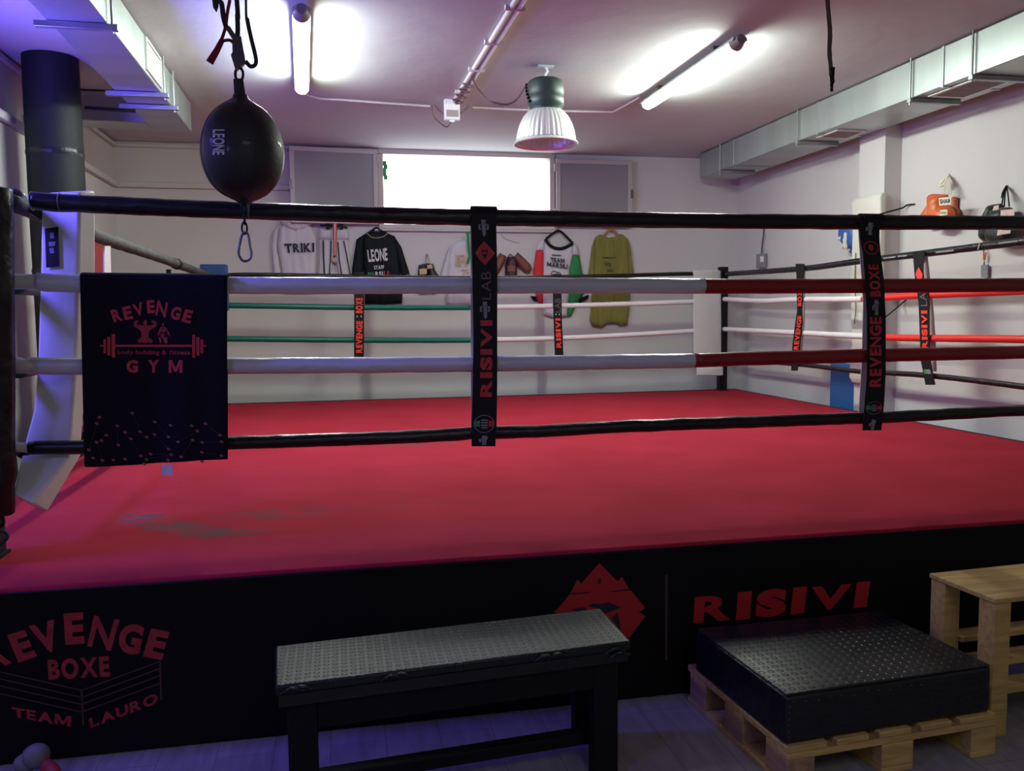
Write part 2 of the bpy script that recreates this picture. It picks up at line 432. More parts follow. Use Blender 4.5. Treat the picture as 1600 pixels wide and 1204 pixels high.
struct('floor', bx((XL - .2, YF, -.1), (XR + .2, WY + .2, 0)), M['floor'])
struct('ceiling', bx((XL - .2, YF, H), (XR + .2, WY + .2, H + .15)), M['ceil'])
struct('wall_left', bx((XL - .2, YF, 0), (XL, WY + .2, H)), M['wall'])
struct('wall_right', bx((XR, YF, 0), (XR + .2, WY + .2, H)), M['wall'])
struct('wall_front', bx((XL, YF - .2, 0), (XR, YF, H)), M['wall'])
wx0 = at(597, 280, 1, WY).x; wx1 = at(860, 280, 1, WY).x; wz0 = at(660, 351, 1, WY).z; wz1 = at(730, 243, 1, WY).z
bm = B()
box(bm, (XL, WY, 0), (wx0, WY + .2, H)); box(bm, (wx1, WY, 0), (XR, WY + .2, H))
box(bm, (wx0, WY, 0), (wx1, WY + .2, wz0)); box(bm, (wx0, WY, wz1), (wx1, WY + .2, H))
struct('wall_back', bm, M['wall'])
# pillar on the right wall
struct('trim_1', bx((5.79, 3.03, 0), (XR, 3.39, H)), M['wall'])
# ledges and pipes along the left and back walls
bm = B(); box(bm, (XL, 1.0, 2.83), (XL + .05, WY, 2.89)); box(bm, (XL + .05, WY - .05, 2.83), (.85, WY, 2.89)); struct('trim_2', bm, M['trim'], bevel=.008)
bm = B(); box(bm, (XL, -1.0, H - .06), (XL + .04, WY, H - .02)); box(bm, (XL + .04, WY - .04, H - .06), (.75, WY, H - .02)); struct('trim_3', bm, M['trim'], bevel=.008)

# window in the back wall, its two leaves folded back against the wall
win = bpy.data.objects.new('window_1', None); win.location = (wx0, WY, wz0); col.objects.link(win); tag(win, kind='structure')
bm = B(); t = .045
for lo, hi in (((wx0 - t, WY - .03, wz1 - .01), (wx1 + t, WY + .08, wz1 + t)), ((wx0 - t, WY - .03, wz0 - t), (wx1 + t, WY + .08, wz0)),
               ((wx0 - t, WY - .03, wz0 + .001), (wx0 + .012, WY + .08, wz1 - .012)), ((wx1 - .012, WY - .03, wz0 + .001), (wx1 + t, WY + .08, wz1 - .012))): box(bm, lo, hi)
obj('window_frame', bm, M['winf'], win, bevel=.004)
obj('sill', bx((wx0 - .1, WY - .05, wz0 - t - .03), (wx1 + .05, WY, wz0 - t - .002)), M['winf'], win, bevel=.004)
def sash(hinge_x, z0, z1, wd, ang, sgn):
    """leaf hinged at hinge_x, opened inwards until it nearly lies on the wall"""
    Mx = Matrix.Translation((hinge_x, WY - .055, 0)) @ Matrix.Rotation(ang, 4, 'Z')
    f = .05; bm = B()
    for (a0, a1, b0, b1) in ((0, wd, z1 - f, z1), (0, wd, z0, z0 + f), (0, f, z0 + f, z1 - f), (wd - f, wd, z0 + f, z1 - f)):
        box(bm, (min(sgn*a0, sgn*a1), -.02, b0), (max(sgn*a0, sgn*a1), .02, b1), 0, Mx)
    s = obj('sash', bm, M['winf'], win, bevel=.004)
    bm = B(); a0, a1 = sorted((sgn * f, sgn * (wd - f))); box(bm, (a0, -.004, z0 + f), (a1, .004, z1 - f), 0, Mx)
    obj('pane', bm, M['frost'], s)
    bm = B()
    for (b0) in (z0 + .12, z1 - .14):
        a0, a1 = sorted((sgn * -.025, sgn * .012)); box(bm, (a0, -.035, b0), (a1, -.02, b0 + .08), 0, Mx)
    obj('hinge', bm, M['winf'], s)
    bm = B(); a0, a1 = sorted((sgn * (wd - .02), sgn * (wd + .012))); box(bm, (a0, -.03, (z0+z1)/2 - .05), (a1, .03, (z0+z1)/2 + .05), 0, Mx)
    obj('handle', bm, M['hook'], s)
sash(wx0 - .05, wz0 - .01, wz1 + .02, .93, math.radians(6), -1)
sash(wx1 + .05, wz0 - .01, wz1 - .02, .90, math.radians(-1.0), 1)
bm = B()
for k in range(5):
    c = at(601 + 1.5 * math.sin(k * 2), 255 + k * 5.5, 1, WY + .03); tilted(c, (.05 - .006 * abs(k - 2), .03, .05), bm=bm)
obj('window_latch', bm, M['prgreen'], win, bevel=.006)

# small box on the left wall ledge
p = at(41, 195, 0, XL)
tag(obj('junction_box', bx((XL, p.y - .07, p.z - .06), (XL + .05, p.y + .07, p.z + .06)), M['trim'], bevel=.006),
    'small cream junction box on the upper left wall left of the black column', 'junction box')

# ------------------------------------------------------------ ventilation ducts
DX0, DX1, DZ = 5.32, 5.77, 3.02
d = thing('ventilation_duct', 'long galvanised square duct running along the right wall under the ceiling', 'duct', (5.54, 2.5, DZ))
bm = bx((DX0, -.8, DZ), (DX1, 5.74, H - .012)); obj('duct_body', bm, M['galv'], d, bevel=.006)
bm = B()
for y in (4.9, 3.3, 1.75, .4):
    bm = B(); box(bm, (DX0 - .006, y - .012, DZ - .006), (DX1 + .006, y + .012, H - .012)); obj('joint_seam', bm, M['galv'], d)
def hanger(y, x0, x1, z, parent, over=.06):
    bm = B(); box(bm, (x0 - .03, y - .02, z - .035), (x1 + over, y + .02, z - .003)); obj('support_rail', bm, M['galvd'], parent, bevel=.003)
    bm = B(); tube(bm, [(x0 - .018, y, z - .05), (x0 - .018, y, H)], .007, 8); obj('hanger_rod', bm, M['galvd'], parent)
for u, v in ((1127, 268), (1248, 226), (1425, 163), (1522, 128)):
    hanger(at(u, v, 0, DX0).y, DX0, DX1 - .12, DZ, d)
def vent_grille(y0, y1, parent, z=DZ):
    g = B(); x0, x1 = DX0 + .06, DX1 - .1
    for lo, hi in (((x0, y0), (x1, y0 + .025)), ((x0, y1 - .025), (x1, y1)), ((x0, y0 + .025), (x0 + .025, y1 - .025)), ((x1 - .025, y0 + .025), (x1, y1 - .025))):
        box(g, (lo[0], lo[1], z - .012), (hi[0], hi[1], z - .001))
    q = obj('grille_frame', g, M['grille'], parent)
    g = B(); y = y0 + .03
    while y < y1 - .03: box(g, (x0 + .026, y, z - .008), (x1 - .026, y + .012, z - .001)); y += .022
    obj('grille_slats', g, M['grilled'], q)
for (ua, va, ub, vb) in ((1275, 224, 1333, 210), (1450, 155, 1560, 133)):
    ya = at(ua, va, 0, DX0 + .06).y; yb = at(ub - 25, vb, 0, DX0 + .06).y
    vent_grille(min(ya, yb), max(ya, yb), d)
dl = thing('ventilation_duct', 'galvanised duct on the left ceiling with a branch reaching behind the black column', 'duct', (-.08, 2.5, 3.05))
LX0, LX1, LZ = -.25, .05, 3.05
bm = B(); box(bm, (LX0, -1.5, LZ), (LX1, 4.22, H - .012)); obj('duct_body', bm, M['galv'], dl, bevel=.006)
bm = bx((XL + .01, 3.93, LZ + .002), (LX0 - .001, 4.21, H - .014)); obj('duct_branch', bm, M['galv'], dl, bevel=.006)
for y in (1.5, 2.93, 3.3):
    bm = B(); box(bm, (LX0 - .06, y - .02, LZ - .035), (LX1 + .05, y + .02, LZ - .003)); obj('support_rail', bm, M['galvd'], dl, bevel=.003)
    bm = B(); tube(bm, [(LX1 + .02, y, LZ - .05), (LX1 + .02, y, H)], .007, 8); obj('hanger_rod', bm, M['galvd'], dl)
bm = B()
for lo, hi in (((2.42, 3.07), (2.9, 3.085)), ((2.42, 3.26), (2.9, 3.275)), ((2.42, 3.085), (2.435, 3.26)), ((2.885, 3.085), (2.9, 3.26))):
    box(bm, (LX1, lo[0], lo[1]), (LX1 + .014, hi[0], hi[1]))
g = obj('grille_frame', bm, M['grille'], dl)
bm = B()
for k in range(7): box(bm, (LX1 + .001, 2.437, 3.09 + k * .024), (LX1 + .009, 2.883, 3.106 + k * .024))
obj('grille_slats', bm, M['white'], g)

# black padded column behind the left corner
c = thing('padded_column', 'round column wrapped in black padding from floor to ceiling at the left', 'column', (-.70, 3.1, 0))
bm = B(); lathe(bm, [(.178, 0), (.182, .5), (.18, 1.5), (.183, 2.4), (.18, H - .002)], (-.70, 3.1, 0), 40, cap=True); obj('padding', bm, M['colpad'], c, smooth=True)
bm = B(); tube(bm, [(-.52, 3.2, 2.99), (-.2, 3.3, 3.0)], .012, 8); obj('bracket_arm', bm, M['steel'], c)
bm = B()
for z in (1.8, 2.62): lathe(bm, [(.184, z), (.187, z + .02), (.184, z + .04)], (-.70, 3.1, 0), 40)
obj('seam_tape', bm, M['vinb'], c)

# ------------------------------------------------------------ ceiling lamps
def batten(x, y0, y1, label, lean=0.0):
    zt = H - .02
    t = thing('fluorescent_light', label, 'ceiling light', (x, (y0 + y1) / 2, H), 'tube lights on the ceiling')
    bm = B(); r0 = []; r1 = []
    for k in range(9):
        a = PI * k / 8; r0.append((x + .052 * math.cos(a), y0, zt - .045 + .04 * math.sin(a))); r1.append((x + .052 * math.cos(a), y1, zt - .045 + .04 * math.sin(a)))
    prism(bm, r0, r1); obj('housing', bm, M['capb'], t, smooth=True)
    bm = B(); rr = []
    for i in range(21):
        s = i / 20; y = y0 + .06 + (y1 - y0 - .12) * s
        e = min(1, math.sqrt(max(0, 1 - max(0, 1 - s / .03) ** 2)) + .35, math.sqrt(max(0, 1 - max(0, 1 - (1 - s) / .03) ** 2)) + .35)
        rr.append([(x + .050 * e * math.cos(PI + PI * k / 10), y, zt - .047 + .052 * e * math.sin(PI + PI * k / 10)) for k in range(11)])
    rings(bm, rr); obj('diffuser', bm, M['tube'], t, smooth=True)
    for y, s in ((y0, 1), (y1, -1)):
        bm = B(); ring0 = []; ring1 = []
        for k in range(16):
            a = 2 * PI * k / 16; ring0.append((x + .053 * math.cos(a), y + s * .058, zt - .047 + .05 * math.sin(a))); ring1.append((x + .03 * math.cos(a), y - s * .02, zt - .04 + .03 * math.sin(a)))
        prism(bm, ring0, ring1); obj('end_cap', bm, M['capg'], t, smooth=True)
    for y in (y0 + .35, y1 - .35):
        obj('mounting_clip', bx((x - .03, y - .02, zt - .006), (x + .03, y + .02, H)), M['hook'], t)
    t.rotation_euler.z = lean
batten(1.02, 1.66, 3.42, 'lit tube light on the ceiling just right of the punch ball straps', .035)
batten(3.80, 1.72, 3.44, 'lit tube light on the ceiling right of the bell lamp')

P0 = Vector((2.75, 2.70, 0))
t = thing('bell_lamp', 'unlit industrial bell lamp with ribbed aluminium shade hanging from the ceiling', 'pendant lamp', (2.75, 2.70, H))
bm = B(); lathe(bm, [(.004, 3.205), (.10, 3.20), (.125, 3.185), (.132, 3.17), (.135, 3.10), (.131, 3.075), (.134, 3.07), (.134, 3.01), (.120, 2.995), (.118, 2.97)], (2.75, 2.70, 0), 40, cap=True)
obj('housing', bm, M['gun'], t, smooth=True)
bm = B(); prof = [(.105, 2.985), (.135, 2.965), (.165, 2.93), (.190, 2.88), (.206, 2.83), (.215, 2.78), (.217, 2.765)]
lathe(bm, prof, (2.75, 2.70, 0), 144, ribs=36, amp=.018)
lathe(bm, [(r - .006, z) for r, z in prof][::-1], (2.75, 2.70, 0), 144, ribs=36, amp=.018)
sh = obj('lamp_shade', bm, M['refl'], t, smooth='all')
bm = B(); lathe(bm, [(.208, 2.768), (.236, 2.745), (.240, 2.738), (.234, 2.732), (.208, 2.745), (.208, 2.768)], (2.75, 2.70, 0), 64); obj('shade_rim', bm, M['refl'], sh, smooth=True)
bm = B(); lathe(bm, [(.03, 2.96), (.05, 2.93), (.055, 2.88), (.04, 2.83), (.004, 2.81)], (2.75, 2.70, 0), 24, cap=True); obj('bulb', bm, M['white'], t, smooth=True)
bm = B(); box(bm, (2.69, 2.68, H - .012), (2.81, 2.72, H)); tube(bm, smoothpath([(2.75, 2.70, H - .01), (2.765, 2.70, H - .04), (2.75, 2.70, H - .065), (2.75, 2.70, 3.19)], 5), .008, 8)
obj('hook', bm, M['white'], t)
bm = B()
for k in range(6):
    a = math.radians(160 + 8 * k); tilted((2.75 + .139 * math.cos(a), 2.70 + .139 * math.sin(a), 3.17 - .028 * k), (.02, .02, .016), a, bm=bm)
obj('vent_slots', bm, M['steel'], t)

# conduits, cable bundle, emergency box
def ceil_pt(u, v, z=H - .02): return at(u, v, 2, z)
bm = B(); a = ceil_pt(712, 160); b = ceil_pt(812, 0); dr = (b - a).normalized(); sd = Vector((dr.y, -dr.x, 0))
t = thing('cable_conduit', 'twin white conduits clipped to the ceiling running towards the viewer', 'conduit', (a.x, a.y, H))
for s in (-.022, .022):
    bm = B(); tube(bm, [a + sd * s, b + dr * 1.8 + sd * s], .016, 10); obj('pipe', bm, M['cond'], t, smooth=True)
for k in (.15, .42, .68, .95):
    p = a.lerp(b, k); bm = B(); tube(bm, [p - sd * .06 + Vector((0, 0, -.004)), p + sd * .06 + Vector((0, 0, -.004))], .018, 8); obj('clip', bm, M['cond'], t)
bm = B(); pts = []
for k in range(9):
    p = a.lerp(b, k * .035); pts.append(p + sd * (.05 * (-1) ** k) + Vector((0, 0, -.02)))
tube(bm, smoothpath(pts), .006, 6); obj('cable_wrap', bm, M['cable'], t)
A_ = [(472, 146), (500, 154), (535, 156), (600, 161), (672, 166)]
Bp = [(738, 168), (800, 171), (870, 173), (900, 174), (958, 175), (985, 160), (999, 152)]
for L_, lb in ((A_, 'thin white conduit on the ceiling from the left tube light to the box'), (Bp, 'thin white conduit on the ceiling from the box to the right tube light')):
    bm = B(); tube(bm, [ceil_pt(u, v, H - .012) for u, v in L_], .009, 8)
    tag(obj('cable_conduit', bm, M['cond'], smooth=True), lb, 'conduit')
e = at(706, 175, 1, 3.80)
t = thing('emergency_lamp', 'small white emergency lamp box with dark window where the ceiling conduits meet', 'emergency lamp', (e.x, e.y, H))
obj('casing', bx((e.x - .066, e.y - .03, e.z - .07), (e.x + .066, e.y + .03, H)), M['white'], t, bevel=.008)
obj('window', bx((e.x - .05, e.y - .034, e.z - .045), (e.x + .05, e.y - .029, e.z + .01)), M['grilled'], t)
obj('indicator', bx((e.x - .02, e.y - .02, e.z - .085), (e.x + .02, e.y + .02, e.z - .07)), M['white'], t)
bm = B()
tube(bm, smoothpath([at(u, v, 1, 3.80) for u, v in ((674, 164), (678, 182), (697, 198), (705, 189))]), .006, 6)
tube(bm, smoothpath([at(u, v, 1, 3.78) for u, v in ((678, 163), (686, 172), (693, 178))]), .006, 6)
tube(bm, smoothpath([at(u, v, 1, 3.78) for u, v in ((718, 178), (728, 170), (733, 164))]), .006, 6)
obj('cable', bm, M['cable'], t)
a0 = ceil_pt(737, 118, H - .03); bm = B()
pts = [a0] + [at(u, v, 1, 2.9 - .0 * i) for i, (u, v) in enumerate(((748, 140), (765, 157), (790, 163), (808, 155), (822, 133)))] + [Vector((2.625, 2.72, 3.16))]
pts[1] = at(748, 140, 1, 3.1)
tube(bm, smoothpath(pts), .007, 6); tag(obj('power_cable', bm, M['cable'], smooth=True), 'brown power cable sagging from the ceiling conduit to the bell lamp', 'cable')

# frayed strap hanging from the ceiling
p0 = dep(1293, 0, 4.4); p1 = dep(1300, 143, 4.4)
t = thing('hanging_strap', 'frayed dark strap hanging from the ceiling above the right of the ring', 'strap', (p0.x - .01, p0.y, H))
bm = B(); q = dep(1299, 112, 4.4)
tube(bm, smoothpath([(p0.x - .01, p0.y, H), p0, dep(1297, 50, 4.4), dep(1296, 80, 4.4), q]), .013, 8, flat=.3, wob=.2, wf=30); obj('webbing', bm, mat('grey_webbing', (.14, .12, .11), .9), t, smooth=True)
bm = B(); tube(bm, smoothpath([q + Vector((0, 0, .02)), q + Vector((.004, 0, -.04)), p1 + Vector((-.004, 0, .02)), p1]), lambda s: .015 - .009 * s, 8, wob=.5, wf=60); obj('taped_end', bm, M['steel'], t, smooth=True)

# ------------------------------------------------------------ boxing ring: platform
ring = thing('ring_platform', 'raised boxing ring platform with red canvas and black printed skirt', 'boxing ring', (2.6, 2.5, 0))
obj('platform_frame', bx((PX0 + .03, PY0 + .03, 0), (PX1 - .03, PY1 - .03, CZ - .03)), M['frame'], ring)
cv = obj('canvas', bx((PX0 + .004, PY0 + .004, CZ - .03), (PX1 - .004, PY1 - .004, CZ)), M['canvas'], ring, bevel=.012, seg=3)
cv.location = -Vector(ring.location) + Vector((0, 0, 0)); 
for v_ in cv.data.vertices: v_.co += Vector(ring.location)
sk = obj('front_skirt', bx((PX0, PY0, .0), (PX1, PY0 + .03, CZ - .012)), M['skirt'], ring, bevel=.008)
obj('side_skirt', bx((PX0, PY0 + .03, 0), (PX0 + .03, PY1 - .03, CZ - .012)), M['skirt'], ring)
obj('side_skirt', bx((PX1 - .03, PY0 + .03, 0), (PX1, PY1 - .03, CZ - .012)), M['skirt'], ring)
obj('back_skirt', bx((PX0, PY1 - .03, 0), (PX1, PY1, CZ - .012)), M['skirt'], ring)
bm = B(); box(bm, (PX0, PY1 - .025, CZ - .012), (PX1, PY1 + .004, CZ + .006)); box(bm, (PX1 - .02, PY0, CZ - .012), (PX1 + .004, PY1 - .025, CZ + .004)); obj('edge_trim', bm, M['vinb'], ring)
SY = PY0 - .0025
bm = B()
for ch, q in (('R', ((-30, 1006), (1, 994), (19, 1035), (-12, 1048))), ('E', ((11, 992), (39, 983), (58, 1025), (29, 1035))), ('V', ((44, 978), (84, 967), (98, 1014), (62, 1023))),
              ('E', ((99, 958), (130, 956), (132, 1005), (102, 1007))), ('N', ((147, 961), (187, 968), (173, 1017), (136, 1009))), ('G', ((190, 972), (227, 977), (217, 1024), (182, 1018))), ('E', ((236, 981), (266, 987), (253, 1031), (223, 1025)))):
    letters(bm, ch, pxquad(q, 1, SY), .05)
obj('club_lettering', bm, M['prdull'], sk); bm = B()
letters(bm, 'BOXE', pxquad(((74, 1030), (170, 1024), (172, 1057), (76, 1062)), 1, SY), .045)
obj('club_lettering', bm, M['prdull'], sk); bm = B()
letters(bm, 'TEAM', pxquad(((18, 1104), (112, 1118), (110, 1136), (20, 1119)), 1, SY), .04)
obj('club_lettering', bm, M['prdull'], sk); bm = B()
letters(bm, 'LAURO', pxquad(((138, 1122), (246, 1081), (247, 1098), (142, 1137)), 1, SY), .04)
obj('club_lettering', bm, M['prdull'], sk)
bm = B()
def pl(a, b, wd=.004): line(bm, at(*a, 1, SY), at(*b, 1, SY), wd, (0, 1, 0))
for k in (0, 11, 22, 34):
    pl((-18, 1045 + k), (127.5, 1078 + k)); pl((127.5, 1078 + k), (250, 1033 + k))
pl((127.5, 1078), (130, 1133), .006); pl((250, 1033), (252, 1093), .005)
obj('ring_drawing', bm, M['prline'], sk)
def Z2(l): return [(860 + x / 5.475, 860 + y / 5.473) for x, y in l]
bm = B(); ez = [(420, 105), (575, 265), (612, 222), (672, 325), (690, 340), (812, 490), (755, 525), (812, 560), (672, 745), (600, 850), (465, 915), (465, 1025), (415, 1078), (377, 1045), (377, 915), (240, 855), (170, 760), (25, 590), (90, 545), (25, 520), (60, 500), (160, 380), (172, 360), (230, 250), (265, 280)]
polypx(bm, Z2(ez), 1, SY); 
lg = obj('emblem', bm, M['prskirt'], sk)
bm = B()
for l in ([(420, 228), (435, 258), (420, 290), (403, 258)], [(172, 362), (340, 350), (335, 362), (168, 378)], [(508, 348), (672, 325), (684, 340), (515, 355)],
          [(320, 470), (365, 452), (420, 458), (500, 438), (608, 487), (465, 540), (420, 500)], [(520, 580), (575, 530), (605, 680)], [(280, 580), (250, 560), (250, 680)],
          [(180, 500), (300, 480), (330, 540), (240, 530)]):
    polypx(bm, Z2(l), 1, SY - .0015)
obj('emblem_cutouts', bm, M['prblack'], sk)
bm = B(); line(bm, at(1041.5, 898, 1, SY), at(1041, 1030, 1, SY), .010, (0, 1, 0)); obj('divider_line', bm, M['prline'], sk)
bm = B(); letters(bm, 'RISIVI', pxquad(((1086, 930), (1360, 907), (1354, 948), (1083, 976)), 1, SY), .075, 1.2)
obj('sponsor_lettering', bm, M['prskirt'], sk)
bm = B(); polypx(bm, [(940, 851), (1030, 845), (1030, 848), (940, 853)], 1, SY); 
bm.free()

# posts
def post(x, y, z1, label, pad=None):
    t = thing('ring_post', label, 'ring post', (x, y, CZ))
    bm = bx((x - .045, y - .045, CZ), (x + .045, y + .045, z1)); obj('post', bm, M['steel'], t, bevel=.006)
    obj('base_plate', bx((x - .055, y - .055, CZ), (x + .055, y + .055, CZ + .012)), M['steel'], t)
    return t
pr = post(RL, RL - .01, 2.0, 'black steel ring post in the far right corner')
pl_ = post(-.0, RL - .01, 1.96, 'ring post in the far left corner topped by a blue pad')
post(RL, -.0, 2.03, 'ring post of the near right corner')
post(-.10, -.05, 2.0, 'ring post of the near left corner behind the long black cover')
# corner pads
a = at(313, 413, 1, RL - .12); b = at(355, 413, 1, RL - .12)
tag(obj('corner_pad', bx((a.x, RL - .17, 1.55), (b.x, RL - .07, a.z)), M['blued'], bevel=.012), 'blue corner pad on the far left ring post, mostly hidden by the towel', 'corner pad')
bm = B(); rr = []
for (ul, ur, v, dd) in ((1082, 1123, 422, 0), (1083, 1123, 430, .0), (1083, 1124, 500, .0), (1084, 1124, 570, .0), (1088, 1127, 574, -.01), (1088, 1127, 587, -.03)):
    a = at(ul, v, 1, RL - .24 + dd); b = at(ur, v, 1, RL - .10 + dd)
    n = Vector((.05, .05, 0)); rr.append([a, b, b + n, a + n])
rings(bm, rr); tag(obj('corner_pad', bm, M['padw'], bevel=.01), 'white corner pad tied inside the far right ring corner', 'corner pad')
# near left white pad, bent at its foot
t = thing('corner_pad', 'tall white corner pad inside the near left corner, foot folded outwards', 'corner pad', (.1, .45, CZ))
rr = []
for (A, Bq, Cq, dA, dB, dC) in (((64, 302), (124, 299), (150, 297), 3.34, 3.34, 3.44), ((62, 420), (122, 430), (150, 428), 3.34, 3.34, 3.44), ((58, 560), (118, 575), (140, 570), 3.34, 3.34, 3.44), ((52, 640), (112, 655), (131, 650), 3.33, 3.33, 3.43), ((34, 705), (108, 714), (127, 712), 3.30, 3.30, 3.38), ((20, 772), (50, 788), (74, 802), 3.14, 3.16, 3.24)):
    a, b, c_ = dep(*A, dA), dep(*Bq, dB), dep(*Cq, dC); rr.append([a, b, c_, a + c_ - b])
rings(B_ := B(), rr); po = obj('pad_body', B_, M['padw'], t, bevel=.012, seg=3)
fA = lambda u, v: (dep(u, v, 3.335 - .004))
bm = B(); poly(bm, [fA(70, 357), fA(91, 354), fA(93, 416), fA(72, 418)]); lb_ = obj('sticker', bm, M['strap'], t)
bm = B(); letters(bm, 'BOX', bil(*[fA(*q) + Vector((0, -.003, 0)) for q in ((76, 368), (86, 366), (87, 400), (77, 402))]), .0); 
bm.free()
bm = B()
for q in (((78, 364), (84, 363), (85, 372), (79, 373)), ((76, 378), (87, 377), (86, 384), (77, 385)), ((77, 388), (84, 387), (85, 395), (79, 396))):
    poly(bm, [fA(*z_) + Vector((0, -.002, 0)) for z_ in q])
obj('sticker_print', bm, M['prgrey'], lb_)

# long black cover on the near left corner
bm = B(); r0 = []
rr = []
for v, u in ((293, 15), (330, 17), (450, 18), (580, 19.5), (700, 19), (740, 24), (760, 19), (805, 19)):
    e = at(u, v, 1, -.16); rr.append([(e.x - .36, -.20, e.z), (e.x - .03, -.20, e.z), (e.x, -.16, e.z), (e.x, -.12, e.z), (e.x - .36, -.12, e.z)])
rings(bm, rr); tag(obj('post_cover', bm, M['vinb'], bevel=.008), 'long black vinyl cover hanging over the near left corner at the frame edge', 'post cover')
# blue tie loop and cord at its foot
bm = B(); tube(bm, smoothpath([dep(-8, 806, 3.2), dep(3, 806, 3.2), dep(6, 815, 3.2), dep(2, 822, 3.2), dep(-6, 824, 3.2)]), .006, 6)
tube(bm, smoothpath([dep(-10, 832, 3.15), dep(6, 830, 3.15), dep(12, 838, 3.15), dep(6, 846, 3.15), dep(-8, 858, 3.15)]), .006, 6)
tag(obj('tie_cord', bm, M['webb'], smooth=True), 'dark tie cord lying below the black cover at the left edge', 'cord')

# ------------------------------------------------------------ ropes
def px_line(pts, ax, val): return [at(u, v, ax, val) for u, v in pts]
def cut(path, ax, c):
    """split a path at coordinate c on axis ax"""
    L_, R_ = [], []
    for a, b in zip(path, path[1:]):
        L_.append(a) if a[ax] <= c else R_.append(a)
        if a[ax] <= c < b[ax]:
            p = a.lerp(b, (c - a[ax]) / (b[ax] - a[ax])); L_.append(p); R_.append(p)
    R_.append(path[-1]); return L_, R_
def rope(label, path, segs, group, wob=.05, step=.05, n=14):
    """segs: (end coordinate on axis or None, radius, material)"""
    path = densify(smoothpath(path, 8), step)
    t = thing('ring_rope', label, 'ring rope', path[0], group)
    rest = path
    for ax, c, r, m_ in segs:
        if c is None: seg_ = rest
        else: seg_, rest = cut(rest, ax, c)
        if len(seg_) < 2: continue
        bm = B(); tube(bm, seg_, r, n, wob=wob, wf=14); obj('rope_cover', bm, m_, t, smooth='all', label=None)
    return t
NG, FG, RG, LG = 'ropes on the near side of the ring', 'ropes on the far side of the ring', 'ropes on the right side of the ring', 'ropes on the left side of the ring'
n_top = px_line([(50, 313), (100, 317), (300, 326), (500, 333), (660, 338), (900, 342), (1200, 346), (1600, 348)], 1, 0) + [Vector((5.43, 0, 1.925))]
n_2 = px_line([(58, 440), (120, 443), (420, 446), (650, 446), (900, 446), (1200, 447), (1600, 445)], 1, 0) + [Vector((5.43, 0, 1.615))]
n_3 = px_line([(44, 571), (120, 572), (420, 571), (700, 569), (900, 566), (1080, 563), (1200, 559), (1600, 550)], 1, 0) + [Vector((5.43, 0, 1.28))]
n_4 = px_line([(46, 699), (130, 698), (380, 691), (560, 685), (700, 679), (757, 674), (800, 675), (1000, 665), (1250, 656), (1400, 651), (1600, 641)], 1, 0) + [Vector((5.43, 0, .98))]
wob = .08
rope('black top rope on the near side, crossing in front of the window', n_top, [(0, None, .0335, M['vinb'])], NG, .08, .03)
c2 = at(1099, 447, 1, 0).x; c3 = at(1083, 563, 1, 0).x
rope('second rope of the near side, white vinyl turning dark red at the right', n_2, [(0, c2, .0345, M['vinw']), (0, None, .0335, M['vinr'])], NG, .05, .03)
rope('third rope of the near side, white then dark red, crossing behind the towel', n_3, [(0, c3, .033, M['vinw']), (0, None, .032, M['vinr'])], NG, .05, .03)
rope('black bottom rope of the near side, low over the red canvas', n_4, [(0, None, .0275, M['vinb'])], NG, .1, .03)
# corner fittings on the near left
def fitting(z, m_, label, r=.02):
    t = thing('rope_tensioner', label, 'rope tensioner', (-.03, -.03, z))
    bm = B(); tube(bm, densify([(-.06, -.02, z), (.0, -.01, z)], .02), r * 1.3, 10, wob=.2, wf=30); obj('knot', bm, M['vinb'] if m_ is M['vinb'] else M['padw'], t, smooth='all')
    return t
t = thing('rope_tensioner', 'black wrapped rope tensioner knob at the near left end of the top rope', 'rope tensioner', n_top[0])
bm = B(); k_ = dep(26, 310, 3.32); tube(bm, densify([k_ + Vector((-.05, 0, 0)), k_ + Vector((.03, 0, -.005))], .012), lambda s: .022 + .02 * math.sin(PI * s), 12, wob=.3, wf=30); obj('knob', bm, M['vinb'], t, smooth='all')
bm = B(); tube(bm, densify([dep(36, 318, 3.34), dep(55, 328, 3.36), dep(76, 342, 3.4)], .02), .022, 10, wob=.3, wf=25, flat=.5); obj('strap_tail', bm, M['vinb'], t, smooth='all')
bm = B()
for u in (50, 94): bm = B(); ring_torus(bm, at(u, 314 + (u - 50) * .04, 1, 0), (0, 1, 0), (0, 0, 1), .0345, .0345, .0015, 24, 6); obj('tape_ring', bm, M['prgrey'], t)
for v, lab, rr_ in ((440, 'second', .028), (571, 'third', .028), (699, 'bottom', .02)):
    bm = B(); a = at(14, v - 2, 1, -.02); b = at(60 if v < 600 else 48, v + 1, 1, 0)
    tube(bm, densify([a + Vector((-.03, 0, 0)), b], .02), rr_, 12, wob=.35, wf=22)
    tag(obj('rope_tensioner', bm, M['padw'], smooth='all'), 'white wrapped tensioner at the near left end of the %s rope' % lab, 'rope tensioner')

Y1 = RL
f_top = [Vector((.055, Y1, 1.895))] + px_line([(400, 429), (700, 434), (900, 432), (1082, 427.5)], 1, Y1) + [Vector((RL - .055, Y1, 1.905))]
f_2 = [Vector((.055, Y1, 1.60))] + px_line([(360, 477), (555, 480), (735, 480), (900, 477), (1082, 471), (1124, 467)], 1, Y1)
f_3 = [Vector((.055, Y1, 1.27))] + px_line([(355, 529), (555, 531), (735, 531), (900, 527), (1082, 517), (1124, 514)], 1, Y1)
f_4 = [Vector((.055, Y1, .98)), Vector((2.7, Y1, .95)), Vector((RL - .055, Y1, .98))]
g = at(735, 480, 1, Y1).x; g3 = at(742, 531, 1, Y1).x
rope('black top rope on the far side of the ring, just above the second near rope', f_top, [(0, None, .022, M['vinb'])], FG)
rope('far rope level with the shirt hems, green left half and white right half', f_2, [(0, g, .030, M['ving']), (0, None, .027, M['vinw2'])], FG)
